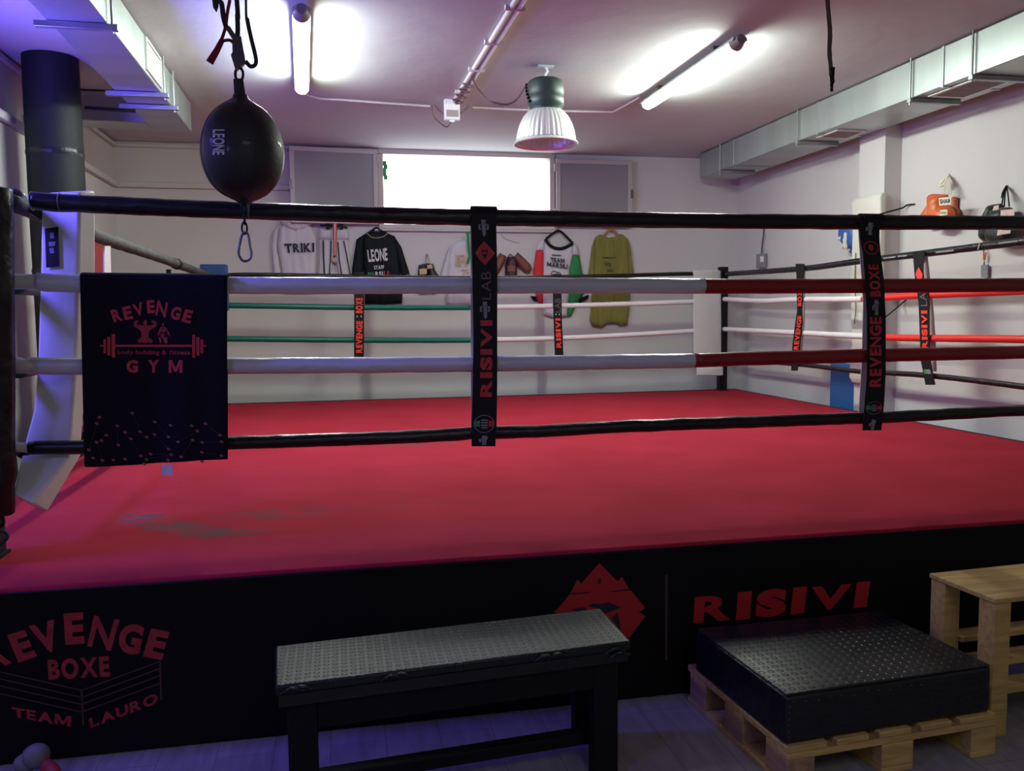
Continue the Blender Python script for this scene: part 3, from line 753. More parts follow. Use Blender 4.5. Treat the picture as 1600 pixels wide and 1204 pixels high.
rope('lower green and white far rope crossing below the hanging shirts', f_3, [(0, g3, .030, M['ving']), (0, None, .027, M['vinw2'])], FG)
rope('black bottom rope on the far side, hidden behind the third near rope', f_4, [(0, None, .02, M['vinb'])], FG)
X1 = RL
def rside(pts, z_end): return [Vector((X1, .05, z_end))] + [at(u, v, 0, X1) for u, v in pts[::-1]]
r_top = rside([(1133, 428), (1250, 420), (1342, 408), (1428, 398), (1600, 377)], 1.93)
r_2 = rside([(1128, 467), (1190, 470), (1242, 468), (1346, 467), (1428, 462), (1600, 454)], 1.62)
r_3 = rside([(1130, 514), (1230, 519), (1346, 525), (1428, 528), (1600, 530)], 1.29)
r_4 = rside([(1132, 560), (1256, 570), (1342, 580), (1445, 586), (1600, 604)], .96)
yc = at(1349, 467, 0, X1).y; yc3 = at(1384, 527, 0, X1).y
rope('black top rope on the right side with scuffed white lettering', r_top, [(1, None, .027, M['vinb'])], RG)
rope('upper red and white rope on the right side, below the boxing gloves', r_2, [(1, yc, .027, M['vinr2']), (1, None, .026, M['vinw2'])], RG)
rope('lower red and white rope on the right side of the ring', r_3, [(1, yc3, .027, M['vinr2']), (1, None, .026, M['vinw2'])], RG)
rope('black bottom rope on the right side, sagging near the blue mat', r_4, [(1, None, .021, M['vinb'])], RG)
def ls(z0, z1): return [Vector((0, .05, z0)), Vector((0, 2.0, (z0+z1)/2 + .004)), Vector((0, RL - .12, z1))]
rope('worn grey top rope on the left side, seen between white pad and blue pad', [Vector((0, .05, 1.93)), at(155, 370, 0, 0), at(240, 399, 0, 0), at(310, 425, 0, 0), Vector((0, RL - .06, 1.89))], [(1, None, .034, M['greyrope'])], LG, .12)
for z0, z1, nm in ((1.61, 1.6, 'second'), (1.29, 1.27, 'third'), (.98, .97, 'bottom')):
    rope('%s rope on the left side of the ring, behind the white pad and the towel' % nm, ls(z0, z1), [(1, None, .028, M['ving'] if nm != 'bottom' else M['vinb'])], LG)
# wraps on the grey rope
t = thing('rope_wrap', 'dark wrap around the worn grey rope next to the blue corner pad', 'rope wrap', at(276, 412, 0, 0))
bm = B(); p = at(276, 412, 0, 0); tube(bm, [p + Vector((0, -.05, 0)), p + Vector((0, .05, 0))], .042, 14, wob=.15, wf=30); obj('wrap', bm, M['strap'], t, smooth='all')
bm = B(); p = at(267, 425, 0, 0); box(bm, (p.x - .03, p.y - .02, p.z - .45), (p.x - .02 + .02, p.y + .02, p.z + .02)); obj('strap_tail', bm, M['strap'], t)
bm = B(); rr = []
for (ul, ur, v) in ((162, 171, 384), (161, 171, 400), (161, 172, 430), (161, 172, 500)):
    a = at(ul, v, 0, .04); b = at(ur, v, 0, .04); rr.append([a, b, b + Vector((.006, 0, 0)), a + Vector((.006, 0, 0))])
rings(bm, rr); tag(obj('rope_separator', bm, M['vinw2']), 'pale strap hanging from the grey left rope in front of the red pad', 'rope strap')

# ------------------------------------------------------------ separator straps with print
def band_map(rows, ax, val, off=0.0):
    rows = sorted(rows)
    def f(s, v):
        for i in range(len(rows) - 1):
            if v <= rows[i+1][0] or i == len(rows) - 2:
                a, b = rows[i], rows[i+1]; k = (v - a[0]) / (b[0] - a[0]); break
        u = (a[1] + (b[1]-a[1])*k) * (1 - s) + (a[2] + (b[2]-a[2])*k) * s
        return at(u, v, ax, val - off)
    return f
def band_mesh(rows, ax, val, thick, nrow=40):
    f = band_map(rows, ax, val); v0 = min(r[0] for r in rows); v1 = max(r[0] for r in rows)
    bm = B(); tv = Vector((0, 0, 0)); tv[ax] = thick; rr = []
    for i in range(nrow + 1):
        v = v0 + (v1 - v0) * i / nrow
        L_ = [f(s / 3, v) for s in range(4)]; rr.append(L_ + [p + tv for p in L_[::-1]])
    return rings(bm, rr)
def vtext(bm, f, body, v_start, v_end, s_left, s_right, bold=.03, mi=0, sp=1.0):
    """text reading from bottom (v_start) to top (v_end); letter tops towards the left"""
    return letters(bm, body, lambda s, t: f(s_right + (s_left - s_right) * t, v_start + (v_end - v_start) * s), bold, sp, mi)
def bpoly(bm, f, pts, mi=0): return poly(bm, [f(s, v) for s, v in pts], mi)
def blade_icon(bm, f, v0, v1, mi=0):
    """grey cross-shaped glove icon: stem, cuff wings and point"""
    h = v1 - v0
    bpoly(bm, f, [(.40, v0), (.58, v0), (.58, v0 + .85 * h), (.50, v1), (.44, v0 + .85 * h)], mi)
    bpoly(bm, f, [(.28, v0 + .28 * h), (.38, v0 + .24 * h), (.38, v0 + .34 * h), (.34, v0 + .42 * h), (.38, v0 + .5 * h), (.38, v0 + .60 * h), (.28, v0 + .55 * h)], mi)
    bpoly(bm, f, [(.60, v0 + .24 * h), (.70, v0 + .28 * h), (.70, v0 + .55 * h), (.60, v0 + .60 * h), (.60, v0 + .5 * h), (.64, v0 + .42 * h), (.60, v0 + .34 * h)], mi)
def glove_icon(bm, f, v0, v1, mi=0):
    h = v1 - v0
    bpoly(bm, f, [(.45, v0), (.62, v0 + .04 * h), (.68, v0 + .25 * h), (.62, v0 + .5 * h), (.60, v1), (.42, v1), (.44, v0 + .6 * h), (.40, v0 + .3 * h)], mi)
    bpoly(bm, f, [(.30, v0 + .38 * h), (.39, v0 + .34 * h), (.41, v0 + .65 * h), (.30, v0 + .7 * h)], mi)
def roundel(t, f, vc, r, parent, full=True):
    ell = [(0.5 + .42 * math.cos(2*PI*k/24), vc + r * math.sin(2*PI*k/24)) for k in range(24)]
    ell2 = [(0.5 + .39 * math.cos(2*PI*k/24), vc + r * .93 * math.sin(2*PI*k/24)) for k in range(24)]
    bm = B()
    for k in range(24): bpoly(bm, f, [ell[k], ell[(k+1) % 24], ell2[(k+1) % 24], ell2[k]], 0)
    bpoly(bm, f, [(.12, vc - r * .35), (.34, vc - r * .35), (.34, vc + r * .3), (.12, vc + r * .3)], 1)
    bpoly(bm, f, [(.68, vc - r * .35), (.90, vc - r * .35), (.90, vc + r * .3), (.68, vc + r * .3)], 2)
    for k in range(4):
        bpoly(bm, f, [(.38, vc - r * .5 + k * r * .28), (.64, vc - r * .5 + k * r * .28), (.64, vc - r * .5 + k * r * .28 + r * .16), (.38, vc - r * .5 + k * r * .28 + r * .16)], 3)
    obj('roundel_print', bm, [M['prgrey'], M['prgreen'], M['prred'], M['prgrey']], parent)

# near strap one
rows = [(336, 736, 775), (420, 738, 777), (520, 740, 777), (600, 739, 777), (660, 737, 776), (697, 737, 774)]
t = thing('rope_separator', 'black rope separator strap with red RISIVI LAB print, nearest the picture centre', 'rope strap', at(757, 697, 1, -.04), 'printed rope straps')
st = obj('front_band', band_mesh(rows, 1, -.045, .004), M['strap'], t)
obj('back_band', band_mesh([(v, a - 1, b - 2) for v, a, b in [(336, 736, 775), (600, 737, 775), (672, 737, 775)]], 1, .045, .004), M['vinw2'], t)
bm = B(); a = at(736, 339, 1, 0); b = at(775, 339, 1, 0); rr = []; zt_ = (a.z + b.z) / 2 + .002
for k in range(13):
    an = PI * k / 12; c_ = -math.cos(an) * .0415; s_ = math.sin(an) * .04 
    rr.append([(a.x, c_, zt_ + s_), (b.x, c_, zt_ + s_), (b.x, c_ * 1.08, zt_ + s_ * 1.08), (a.x, c_ * 1.08, zt_ + s_ * 1.08)])
rings(bm, rr); obj('top_loop', bm, M['strap'], t)
f = band_map(rows, 1, -.0455, .0015)
bm = B(); vtext(bm, f, 'RISIVI', 620, 500, .29, .80, .06, 0, 1.06); obj('sponsor_print', bm, M['prred'], st)
bm = B(); vtext(bm, f, 'LAB', 468, 424, .35, .74, .0, 0, 1.1); obj('lab_print', bm, M['prbrown'], st)
for fn, v0, v1 in ((blade_icon, 343, 370), (blade_icon, 471, 499), (glove_icon, 680, 695)):
    bm = B(); fn(bm, f, v0, v1); obj('icon_print', bm, M['prgrey'], st)
bm = B(); bpoly(bm, f, [(.5, 377), (.68, 384), (.93, 395), (.68, 407), (.52, 414), (.30, 406), (.13, 395), (.30, 385)]); obj('emblem_print', bm, M['prred'], st)
f2 = band_map(rows, 1, -.0455, .0028)
bm = B()
for q in ([(.38, 388), (.44, 391), (.44, 396), (.38, 393)], [(.56, 391), (.64, 388), (.64, 393), (.56, 396)], [(.38, 397), (.64, 397), (.52, 405)], [(.44, 390), (.56, 390), (.54, 393), (.46, 393)]): bpoly(bm, f2, q)
obj('emblem_detail', bm, M['prblack'], st)
roundel(t, f, 662, 14, st)
# near strap two
rows = [(345, 1343, 1375), (372, 1344, 1374), (396, 1349, 1376), (436, 1352, 1381), (495, 1355, 1384), (583, 1355, 1384), (625, 1352, 1382), (672, 1348, 1377)]
t = thing('rope_separator', 'black rope separator strap reading REVENGE BOXE hanging at the right of the near ropes', 'rope strap', at(1362, 672, 1, -.04), 'printed rope straps')
st = obj('front_band', band_mesh(rows, 1, -.045, .004), M['strap'], t)
obj('back_band', band_mesh([(352, 1341, 1368), (400, 1344, 1370), (470, 1349, 1372), (560, 1347, 1374), (644, 1342, 1370)], 1, .045, .004), M['vinw2'], t)
bm = B(); a = at(1343, 345, 1, 0); b = at(1375, 345, 1, 0); rr = []
zc = at(1360, 347, 1, 0).z
for k in range(13):
    an = PI * k / 12; c_ = -math.cos(an) * .0415; s_ = math.sin(an) * .036
    rr.append([(a.x, c_, zc + s_), (b.x, c_, zc + s_), (b.x, c_ * 1.08, zc + s_ * 1.08), (a.x, c_ * 1.08, zc + s_ * 1.08)])
rings(bm, rr); obj('top_loop', bm, M['strap'], t)
f = band_map(rows, 1, -.0455, .0015)
bm = B(); vtext(bm, f, 'BOXE', 463, 413, .22, .80, .04); obj('club_print', bm, M['prred'], st); bm = B(); vtext(bm, f, 'REVENGE', 604, 495, .14, .78, .045); obj('club_print', bm, M['prred'], st)
for v0, v1 in ((347, 367), (655, 671), (468, 492)):
    bm = B(); glove_icon(bm, f, v0, v1); obj('icon_print', bm, M['prgrey'], st)
bm = B()
for k in range(18):
    a0, a1 = 2*PI*k/18, 2*PI*(k+.75)/18
    bpoly(bm, f, [(.5 + .42*math.cos(a0), 387 + 11*math.sin(a0)), (.5 + .42*math.cos(a1), 387 + 11*math.sin(a1)), (.5 + .34*math.cos(a1), 387 + 8.5*math.sin(a1)), (.5 + .34*math.cos(a0), 387 + 8.5*math.sin(a0))])
bpoly(bm, f, [(.4, 382), (.6, 382), (.66, 388), (.5, 394), (.34, 388)]); obj('emblem_print', bm, M['prdull'], st)
roundel(t, f, 637, 10, st)
# far straps
def far_strap(rows, ax, val, prints, label, back=None):
    t = thing('rope_separator', label, 'rope strap', at((rows[0][1] + rows[0][2]) / 2, rows[-1][0], ax, val), 'printed rope straps')
    st = obj('front_band', band_mesh(rows, ax, val, .004, 20), M['strap'], t)
    f = band_map(rows, ax, val - .0005, .003)
    for nm, body, a, b, sl, sr, bold, m_ in prints:
        bm = B(); vtext(bm, f, body, a, b, sl, sr, bold); obj(nm, bm, m_, st)
    if back: obj('back_band', band_mesh(back, ax, val + .08, .004, 12), M['vinw2'], t)
    return t, st, f
t, st, f = far_strap([(425, 553, 569), (480, 553.5, 569), (577, 553, 568.5)], 1, Y1 - .045, [('club_print', 'BOXE', 489, 465, .15, .85, .05, M['prred2']), ('club_print', 'REVENGE', 551, 501, .2, .85, .05, M['prred2'])], 'black strap reading REVENGE BOXE on the green far ropes')
bm = B()
for s_ in (.3, .7): bpoly(bm, f, [(s_ - .06, 493), (s_ + .06, 493), (s_ + .06, 495), (s_ - .06, 495)])
obj('rivet', bm, M['prwhite'], st)
t, st, f = far_strap([(428, 863, 877), (461, 864, 877.5), (500, 865, 878), (555, 867, 880.5), (577, 867, 881)], 1, Y1 - .045, [('sponsor_print', 'RISIVI', 543, 497, .2, .82, .07, M['prred2']), ('lab_print', 'LAB', 488, 466, .2, .85, .0, M['prbrown'])], 'black strap reading RISIVI in front of the white team sweater on the far ropes')
bm = B()
for s_ in (.3, .7): bpoly(bm, f, [(s_ - .06, 490), (s_ + .06, 490), (s_ + .06, 492), (s_ - .06, 492)])
obj('rivet', bm, M['prwhite'], st)
far_strap([(412, 1243, 1257), (440, 1245, 1255), (472, 1245, 1254), (482, 1246, 1253), (500, 1243, 1254), (540, 1238, 1250), (579, 1236, 1246)], 0, X1 - .04, [('club_print', 'BOXE', 478, 448, .15, .85, .04, M['prred2']), ('club_print', 'REVENGE', 546, 493, .2, .85, .04, M['prred2'])],
          'narrow black strap reading REVENGE on the white right ropes near the far corner', [(415, 1249, 1258), (500, 1247, 1257), (560, 1241, 1252)])
t, st, f = far_strap([(393, 1426, 1445), (418, 1428, 1442), (440, 1430, 1444), (470, 1435, 1452), (520, 1437, 1452), (560, 1438, 1453), (601, 1446, 1461)], 0, X1 - .04, [('sponsor_print', 'RISIVI', 545, 485, .2, .82, .07, M['prred2']), ('lab_print', 'LAB', 478, 448, .2, .8, .0, M['prbrown'])],
          'black strap with red diamond and RISIVI print on the red right ropes', [(400, 1434, 1449), (480, 1440, 1458), (540, 1444, 1462), (580, 1446, 1463)])
bm = B(); bpoly(bm, f, [(.5, 417), (.9, 428), (.75, 437), (.3, 437), (.1, 428)]); obj('emblem_print', bm, M['prred2'], st)
bm = B(); bpoly(bm, f, [(.1, 577), (.4, 577), (.4, 584), (.1, 584)], 0); bpoly(bm, f, [(.4, 577), (.8, 577), (.8, 584), (.4, 584)], 1); obj('flag_print', bm, [M['prgreen'], M['prgrey']], st)
# scuffed lettering on the right top rope
bm = B()
for u0, v0, u1, v1 in ((1380, 403.5, 1399, 401), (1403, 400.5, 1417, 399), (1462, 394, 1490, 391), (1560, 380, 1590, 376)):
    a = at(u0, v0, 0, X1 - .028); b = at(u1, v1, 0, X1 - .028); line(bm, a, b, .012, (1, 0, 0))
a = at(1528, 383, 0, X1 - .03); line(bm, a + Vector((0, 0, -.03)), a + Vector((0, -.02, .02)), .012, (1, 0, 0))
ro = [o for o in col.objects if o.get('label', '').startswith('black top rope on the right')][0]
obj('scuff_marks', bm, M['prgrey'], ro)

# ------------------------------------------------------------ towel on the near ropes
TY = -.062
tw = thing('gym_towel', 'black towel with red REVENGE GYM print draped over the near ropes at left', 'towel', at(243, 720, 1, TY))
def tmap(u, v, off=0.0):
    p = at(u, v, 1, TY); s = (v - 430) / 290
    p.y += -.010 * s * math.sin((u - 125) / 230 * 9 + 1) - .006 * s * math.sin((u - 125) / 230 * 21) - off
    return p
bm = B(); rr = []; NU = 44; NV = 50
def edge(i, j):
    s = i / NU; k = j / NV
    u0 = 125 + 9 * k; u1 = 355 + (1 if k > .5 else 0)
    v1 = 728 + 3 * math.sin(s * 5) * (1 - s) - 11 * s; v0 = 431 + 2 * s
    return u0 + (u1 - u0) * s, v0 + (v1 - v0) * k
front = [[tmap(*edge(i, j)) for i in range(NU + 1)] for j in range(NV + 1)]
top = []
for k in range(1, 9):
    an = PI * k / 8
    row = []
    for i in range(NU + 1):
        p = front[0][i]; q = Vector((p.x, -.062 * math.cos(an) , p.z + .014 * math.sin(an))); row.append(q)
    top.append(row)
backr = [[Vector((p.x, .062 + .004 * math.sin(i * .4), p.z - .02 * (j + 1))) for i, p in enumerate(front[0])] for j in range(3)]
sheet = front[::-1] + top + backr
V = [[bm.verts.new(p) for p in row] for row in sheet]
for a, b in zip(V, V[1:]):
    for i in range(NU): bm.faces.new((a[i], a[i+1], b[i+1], b[i]))
o = obj('cloth', bm, M['towel'], tw, smooth='all')
so = o.modifiers.new('solidify', 'SOLIDIFY'); so.thickness = .005; so.offset = 0
def tq(q, off=.006): return bil(*[tmap(u, v, off) for u, v in q])
bm = B()
Zt = lambda l: [(x / 4, 280 + y / 4) for x, y in l]
for ch, q in (('R', ((690, 818), (745, 803), (772, 880), (716, 895))), ('E', ((763, 800), (815, 787), (836, 870), (783, 881))), ('V', ((826, 783), (888, 766), (893, 850), (865, 860))), ('E', ((917, 757), (966, 752), (972, 834), (922, 838))),
              ('N', ((988, 756), (1052, 770), (1036, 864), (972, 848))), ('G', ((1080, 790), (1142, 803), (1120, 882), (1064, 872))), ('E', ((1160, 810), (1210, 822), (1190, 902), (1136, 888)))):
    letters(bm, ch, tq(Zt(q)), .045)
obj('club_print', bm, M['prred'], tw); bm = B()
for ch, q in (('G', ((198, 562), (216, 562), (216, 582), (198, 582))), ('Y', ((231, 562), (249, 562), (249, 582), (231, 582))), ('M', ((264, 562), (286, 562), (286, 582), (264, 582)))):
    letters(bm, ch, tq(q), .05)
obj('club_print', bm, M['prred'], tw)
bm = B(); letters(bm, 'body building & fitness', tq(Zt(((735, 1066), (1190, 1066), (1190, 1104), (735, 1100)))), .03)
obj('slogan_print', bm, M['prdull'], tw)
bm = B()
def tp(l): poly(bm, [tmap(u, v, .006) for u, v in Zt(l)])
for x0, x1, y0, y1 in ((650, 665, 998, 1086), (673, 692, 984, 1100), (699, 722, 967, 1113), (1204, 1222, 970, 1114), (1229, 1248, 984, 1100), (1254, 1272, 1000, 1087), (722, 1204, 1033, 1047), (630, 650, 1034, 1044), (1272, 1292, 1034, 1044)):
    tp([(x0, y0), (x1, y0), (x1, y1), (x0, y1)])
obj('barbell_print', bm, M['prred'], tw)
bm = B()
tp([(895, 890), (905, 877), (917, 880), (921, 895), (916, 912), (900, 912)])
tp([(880, 912), (935, 912), (945, 935), (932, 955), (928, 985), (886, 985), (884, 955), (870, 935)])
tp([(870, 935), (845, 925), (835, 905), (845, 885), (862, 880), (868, 892), (856, 897), (858, 908), (880, 913)])
tp([(945, 935), (972, 925), (982, 905), (972, 885), (952, 880), (945, 892), (960, 897), (958, 908), (935, 913)])
tp([(886, 985), (928, 985), (955, 1005), (950, 1025), (925, 1015), (907, 1025), (890, 1015), (868, 1025), (862, 1005)])
tp([(1013, 900), (1024, 898), (1027, 915), (1015, 918)])
tp([(1005, 922), (1035, 920), (1040, 945), (1030, 955), (1008, 952)])
tp([(1005, 922), (985, 960), (992, 980), (1010, 940)]); tp([(1035, 922), (1055, 950), (1070, 985), (1048, 965)])
tp([(1008, 960), (1030, 965), (1025, 1000), (1005, 985)]); tp([(1020, 990), (1045, 985), (1050, 1025), (1030, 1025)]); tp([(990, 985), (1005, 990), (1012, 1025), (1000, 1025)])
obj('athlete_print', bm, M['prdull'], tw)
dots = [(628, 363), (612, 402), (733, 420), (667, 478), (783, 460), (827, 340), (876, 455), (967, 397), (964, 475), (1068, 415), (1056, 487), (1202, 417), (1235, 450), (1286, 404), (1377, 477), (1117, 516), (1208, 507), (1265, 521), (1386, 517), (818, 500), (916, 490), (740, 540), (565, 565), (592, 615), (645, 632), (709, 633), (783, 628), (880, 607), (914, 632), (940, 597), (1055, 562), (1073, 598), (1053, 632), (1138, 609), (1263, 583), (1386, 604), (1265, 640), (900, 658), (612, 518), (640, 510)]
bm = B()
for x, y in dots:
    u, v = x / 4, 560 + y / 4; poly(bm, [tmap(u + 3.0 * math.cos(2*PI*k/8), v + 2.3 * math.sin(2*PI*k/8 + .3), .006) for k in range(8)])
obj('dot_print', bm, M['dot'], tw)
bm = B()
for a, b in ((0, 1), (2, 21), (5, 6), (7, 10), (9, 11), (12, 15), (13, 14), (16, 33), (17, 18), (4, 20), (19, 27), (8, 30), (29, 31), (34, 35), (22, 3), (1, 22), (24, 38), (28, 31)):
    p, q = dots[a], dots[b]; line(bm, tmap(p[0]/4, 560+p[1]/4, .0055), tmap(q[0]/4, 560+q[1]/4, .0055), .0018, (0, 1, 0))
obj('network_print', bm, M['netline'], tw)
bm = B(); rr = [[tmap(u, v, .002), tmap(u, v, -.001)] for u, v in ((252, 726), (270, 725), (270, 742), (252, 742))]
prism(bm, [r[0] for r in rr], [r[1] for r in rr]); obj('care_label', bm, M['prwhite'], tw)

# ------------------------------------------------------------ punch ball on its straps
D = 3.1; S = D / F
bc = dep(379, 236, D)
t = thing('punch_ball', 'black leather punch ball with white LEONE print hanging from a ratchet strap', 'punch ball', bc)
prof = [(.004, .245), (.022, .24), (.024, .20), (.030, .185), (.055, .168), (.090, .142), (.122, .100), (.142, .045), (.1475, -.01), (.140, -.065), (.118, -.115), (.085, -.150), (.05, -.170), (.025, -.182), (.014, -.20), (.012, -.235), (.004, -.24)]
sm = []
for (r0, z0), (r1, z1) in zip(prof, prof[1:]): sm += [(r0, z0), ((r0+r1)/2, (z0+z1)/2)]
bm = B(); sp = smoothpath([(r, 0, z) for r, z in prof[2:15]], 4)
lathe(bm, [(p.x, p.z) for p in sp], bc, 56, cap=True); obj('ball', bm, M['leather'], t, smooth='all')
bm = B(); tube(bm, [bc + Vector((0, 0, .18)), bc + Vector((-.003, 0, .21)), bc + Vector((-.006, 0, .255))], lambda s: .022 - .004 * s, 10, flat=.6); obj('neck_loop', bm, M['webb'], t, smooth=True)
# seams as raised piping
for ph in (.4, 1.97):
    bm = B()
    for s_ in (0, PI):
        tube(bm, [bc + Vector(((p.x + .0005) * math.cos(ph + s_), (p.x + .0005) * math.sin(ph + s_), p.z)) for p in sp], .0014, 6)
    obj('seam', bm, M['leather'], t)
bm = B()
def ballmap(u, v, e=.002):
    # point of the ball's front surface at a photographed direction
    d_ = ray(u, v).normalized(); o_ = CAM - bc; a = .1475 + e; b = .1475 + e; c_ = .19 + e
    sc = Vector((1 / a, 1 / b, 1 / (.178 + e))); o2 = Vector((o_.x*sc.x, o_.y*sc.y, (o_.z)*sc.z)); d2 = Vector((d_.x*sc.x, d_.y*sc.y, d_.z*sc.z))
    A = d2.dot(d2); Bq = 2 * o2.dot(d2); Cq = o2.dot(o2) - 1; disc = Bq*Bq - 4*A*Cq
    k = (-Bq - math.sqrt(max(0, disc))) / (2 * A); p = CAM + d_ * k; dz = p.z - bc.z
    # radius of the true profile at this height
    R = None
    for q0, q1 in zip(sp, sp[1:]):
        if min(q0.z, q1.z) <= dz <= max(q0.z, q1.z) and abs(q1.z - q0.z) > 1e-6: R = q0.x + (q1.x - q0.x) * (dz - q0.z) / (q1.z - q0.z)
    h = Vector((p.x - bc.x, p.y - bc.y)); 
    if R: h = h.normalized() * (R + e)
    return Vector((bc.x + h.x, bc.y + h.y, p.z))
letters(bm, 'LEONE', lambda s, t_: ballmap(332 + 19 * t_, 202 + 40 * s), .025)
obj('brand_print', bm, M['prwhite'], t)
# bottom chain, swivel and carabiner
bm = B(); cx_ = bc + Vector((.004, 0, -.19)); 
tube(bm, [cx_ + Vector((0, 0, .02)), cx_ + Vector((0, 0, -.05))], lambda s: .016 - .006 * s, 10); obj('lower_neck', bm, M['webb'], t, smooth=True)
bm = B()
for k, (v, wd) in enumerate(((322, .009), (337, .008), (352, .009))):
    ring_torus(bm, dep(382, v + 4, D), (1, 0, 0) if k % 2 == 0 else (0, 1, 0), (0, 0, 1), wd, .022, .0035, 16, 6)
obj('chain', bm, M['steel'], t, smooth=True)
bm = B(); cp = [(384, 362), (378, 367), (374, 385), (373, 396), (377, 405), (383, 408), (390, 405), (393, 396), (391, 385), (388, 367), (384, 362)]
tube(bm, smoothpath([dep(u, v, D) for u, v in cp], 4), .0048, 8); obj('carabiner', bm, M['hook'], t, smooth=True)
# ratchet strap above
rp = thing('ratchet_strap', 'dark ratchet strap with red tail holding the punch ball below the ceiling', 'strap', (bc.x, bc.y, H))
Z7 = lambda x, y: dep(320 + x / 6.69, y / 6.69, D)
bm = B(); tube(bm, smoothpath([Z7(355, 690), Z7(322, 745), Z7(325, 815), Z7(365, 840), Z7(395, 815), Z7(397, 745), Z7(360, 700)], 4), .005, 8); obj('hook_link', bm, M['steel'], rp, smooth=True)
bm = B(); r0 = [Z7(*q) + Vector((0, -.02, 0)) for q in ((290, 440), (330, 380), (388, 395), (405, 500), (425, 600), (430, 660), (385, 700), (325, 745), (275, 585), (295, 560))]
prism(bm, r0, [p + Vector((0, .035, 0)) for p in r0]); obj('ratchet_body', bm, M['hook'], rp, bevel=.003)
bm = B(); r0 = [Z7(*q) + Vector((0, -.012, 0)) for q in ((215, 295), (262, 278), (335, 390), (300, 430))]; prism(bm, r0, [p + Vector((0, .02, 0)) for p in r0]); obj('ratchet_handle', bm, M['hook'], rp, bevel=.003)
hx = Vector((bc.x, bc.y, H))
bm = B(); tube(bm, smoothpath([Z7(340, 400), Z7(345, 300), Z7(340, 150), Z7(335, 0), hx + Vector((-.03, 0, 0))], 5), .0085, 8, flat=.4); obj('webbing', bm, M['webb'], rp, smooth=True)
bm = B(); tube(bm, smoothpath([Z7(225, 290), Z7(195, 180), Z7(180, 60), Z7(165, 20), Z7(130, 0), Z7(90, -60), hx + Vector((-.12, 0, 0))], 5), .009, 8, flat=.5); obj('webbing', bm, M['webb'], rp, smooth=True)
bm = B(); tube(bm, smoothpath([Z7(425, 640), Z7(480, 695), Z7(530, 670), Z7(530, 590), Z7(480, 380), Z7(445, 200), Z7(430, 0), hx + Vector((.05, 0, 0))], 5), .0075, 8, flat=.5); obj('webbing', bm, M['webb'], rp, smooth=True)
bm = B(); tube(bm, smoothpath([Z7(300, 445), Z7(260, 420), Z7(205, 425), Z7(160, 440)], 5), .006, 8, flat=.5); tube(bm, smoothpath([Z7(262, 0), Z7(235, 140), Z7(215, 290), Z7(170, 430)], 5), .006, 8, flat=.5)
obj('webbing', bm, M['webr'], rp, smooth=True)
bm = B(); tube(bm, [Z7(185, 410), Z7(130, 520), Z7(50, 655)], lambda s: .009 + .005 * s, 8, flat=.5); obj('strap_tail', bm, M['webr'], rp, smooth=True, label='dark red strap tail')

# ------------------------------------------------------------ clothes and gloves on the back wall
BY = WY - .035
Pw = lambda u, v: (lambda p: (p.x, p.z))(at(u, v, 1, BY))
Wb = lambda a, b, h: Vector((a, BY - h, b))
def folds(seed, amp=.010, fx=22, fz=3):
    return lambda x, z: amp * (noise.noise(Vector((x * fx, z * fz, seed))) + .5 * noise.noise(Vector((x * fx * 2.3, z * fz * 2.5, seed + 5))))
def cloth(name, px, m_, parent, t=.03, edge=.06, amp=.010, seed=1, cell=.022, fx=22, fz=3, W=Wb, P=Pw, back=.012):
    return obj(name, pillow([P(u, v) for u, v in px], W, t, cell, edge, back, folds(seed, amp, fx, fz)), m_, parent, smooth='all')
def wtext(body, q, parent, m_, off, bold=.03, name='print', sp=1):
    bm = B(); letters(bm, body, pxquad(q, 1, BY - off), bold, sp); return obj(name, bm, m_, parent)
BG = 'sportswear hung on the back wall'
# hoodie
h = thing('hoodie', 'white hoodie with black TRIKI lettering on the back wall', 'hoodie', at(463, 458, 1, BY), BG)
bo = cloth('body', [(436, 356), (433, 385), (438, 410), (441, 430), (443, 458), (492, 458), (493, 430), (494, 400), (494, 372), (489, 356), (480, 350), (446, 348)], M['clothw'], h, .035, .08, .012, 3)
cloth('sleeve', [(435, 354), (427, 362), (424, 385), (426, 410), (428, 440), (436, 444), (439, 430), (436, 408), (432, 385)], M['clothw'], h, .02, .04, .008, 4)
cloth('sleeve', [(490, 356), (492, 366), (493, 395), (493, 440), (489, 442), (491, 410), (492, 380)], M['clothw'], h, .02, .04, .008, 5)
bm = pillow([Pw(u, v) for u, v in ((438, 345), (441, 338), (455, 334), (475, 334), (487, 340), (487, 350), (478, 359), (463, 363), (448, 358), (440, 350))], Wb, .07, .02, .05, .0, folds(9, .02, 30, 20)); obj('hood', bm, M['clothw'], h, smooth='all')
bm = B(); ps = [(444, 380, 9), (455, 379.5, 8), (466, 379, 5), (473, 379, 9), (484, 379.5, 6)]
letters(bm, 'TRIKI', pxquad(((444, 380.5), (491, 379), (491, 393.5), (446, 395)), 1, BY - .052), .05); obj('name_print', bm, M['prblack'], bo)
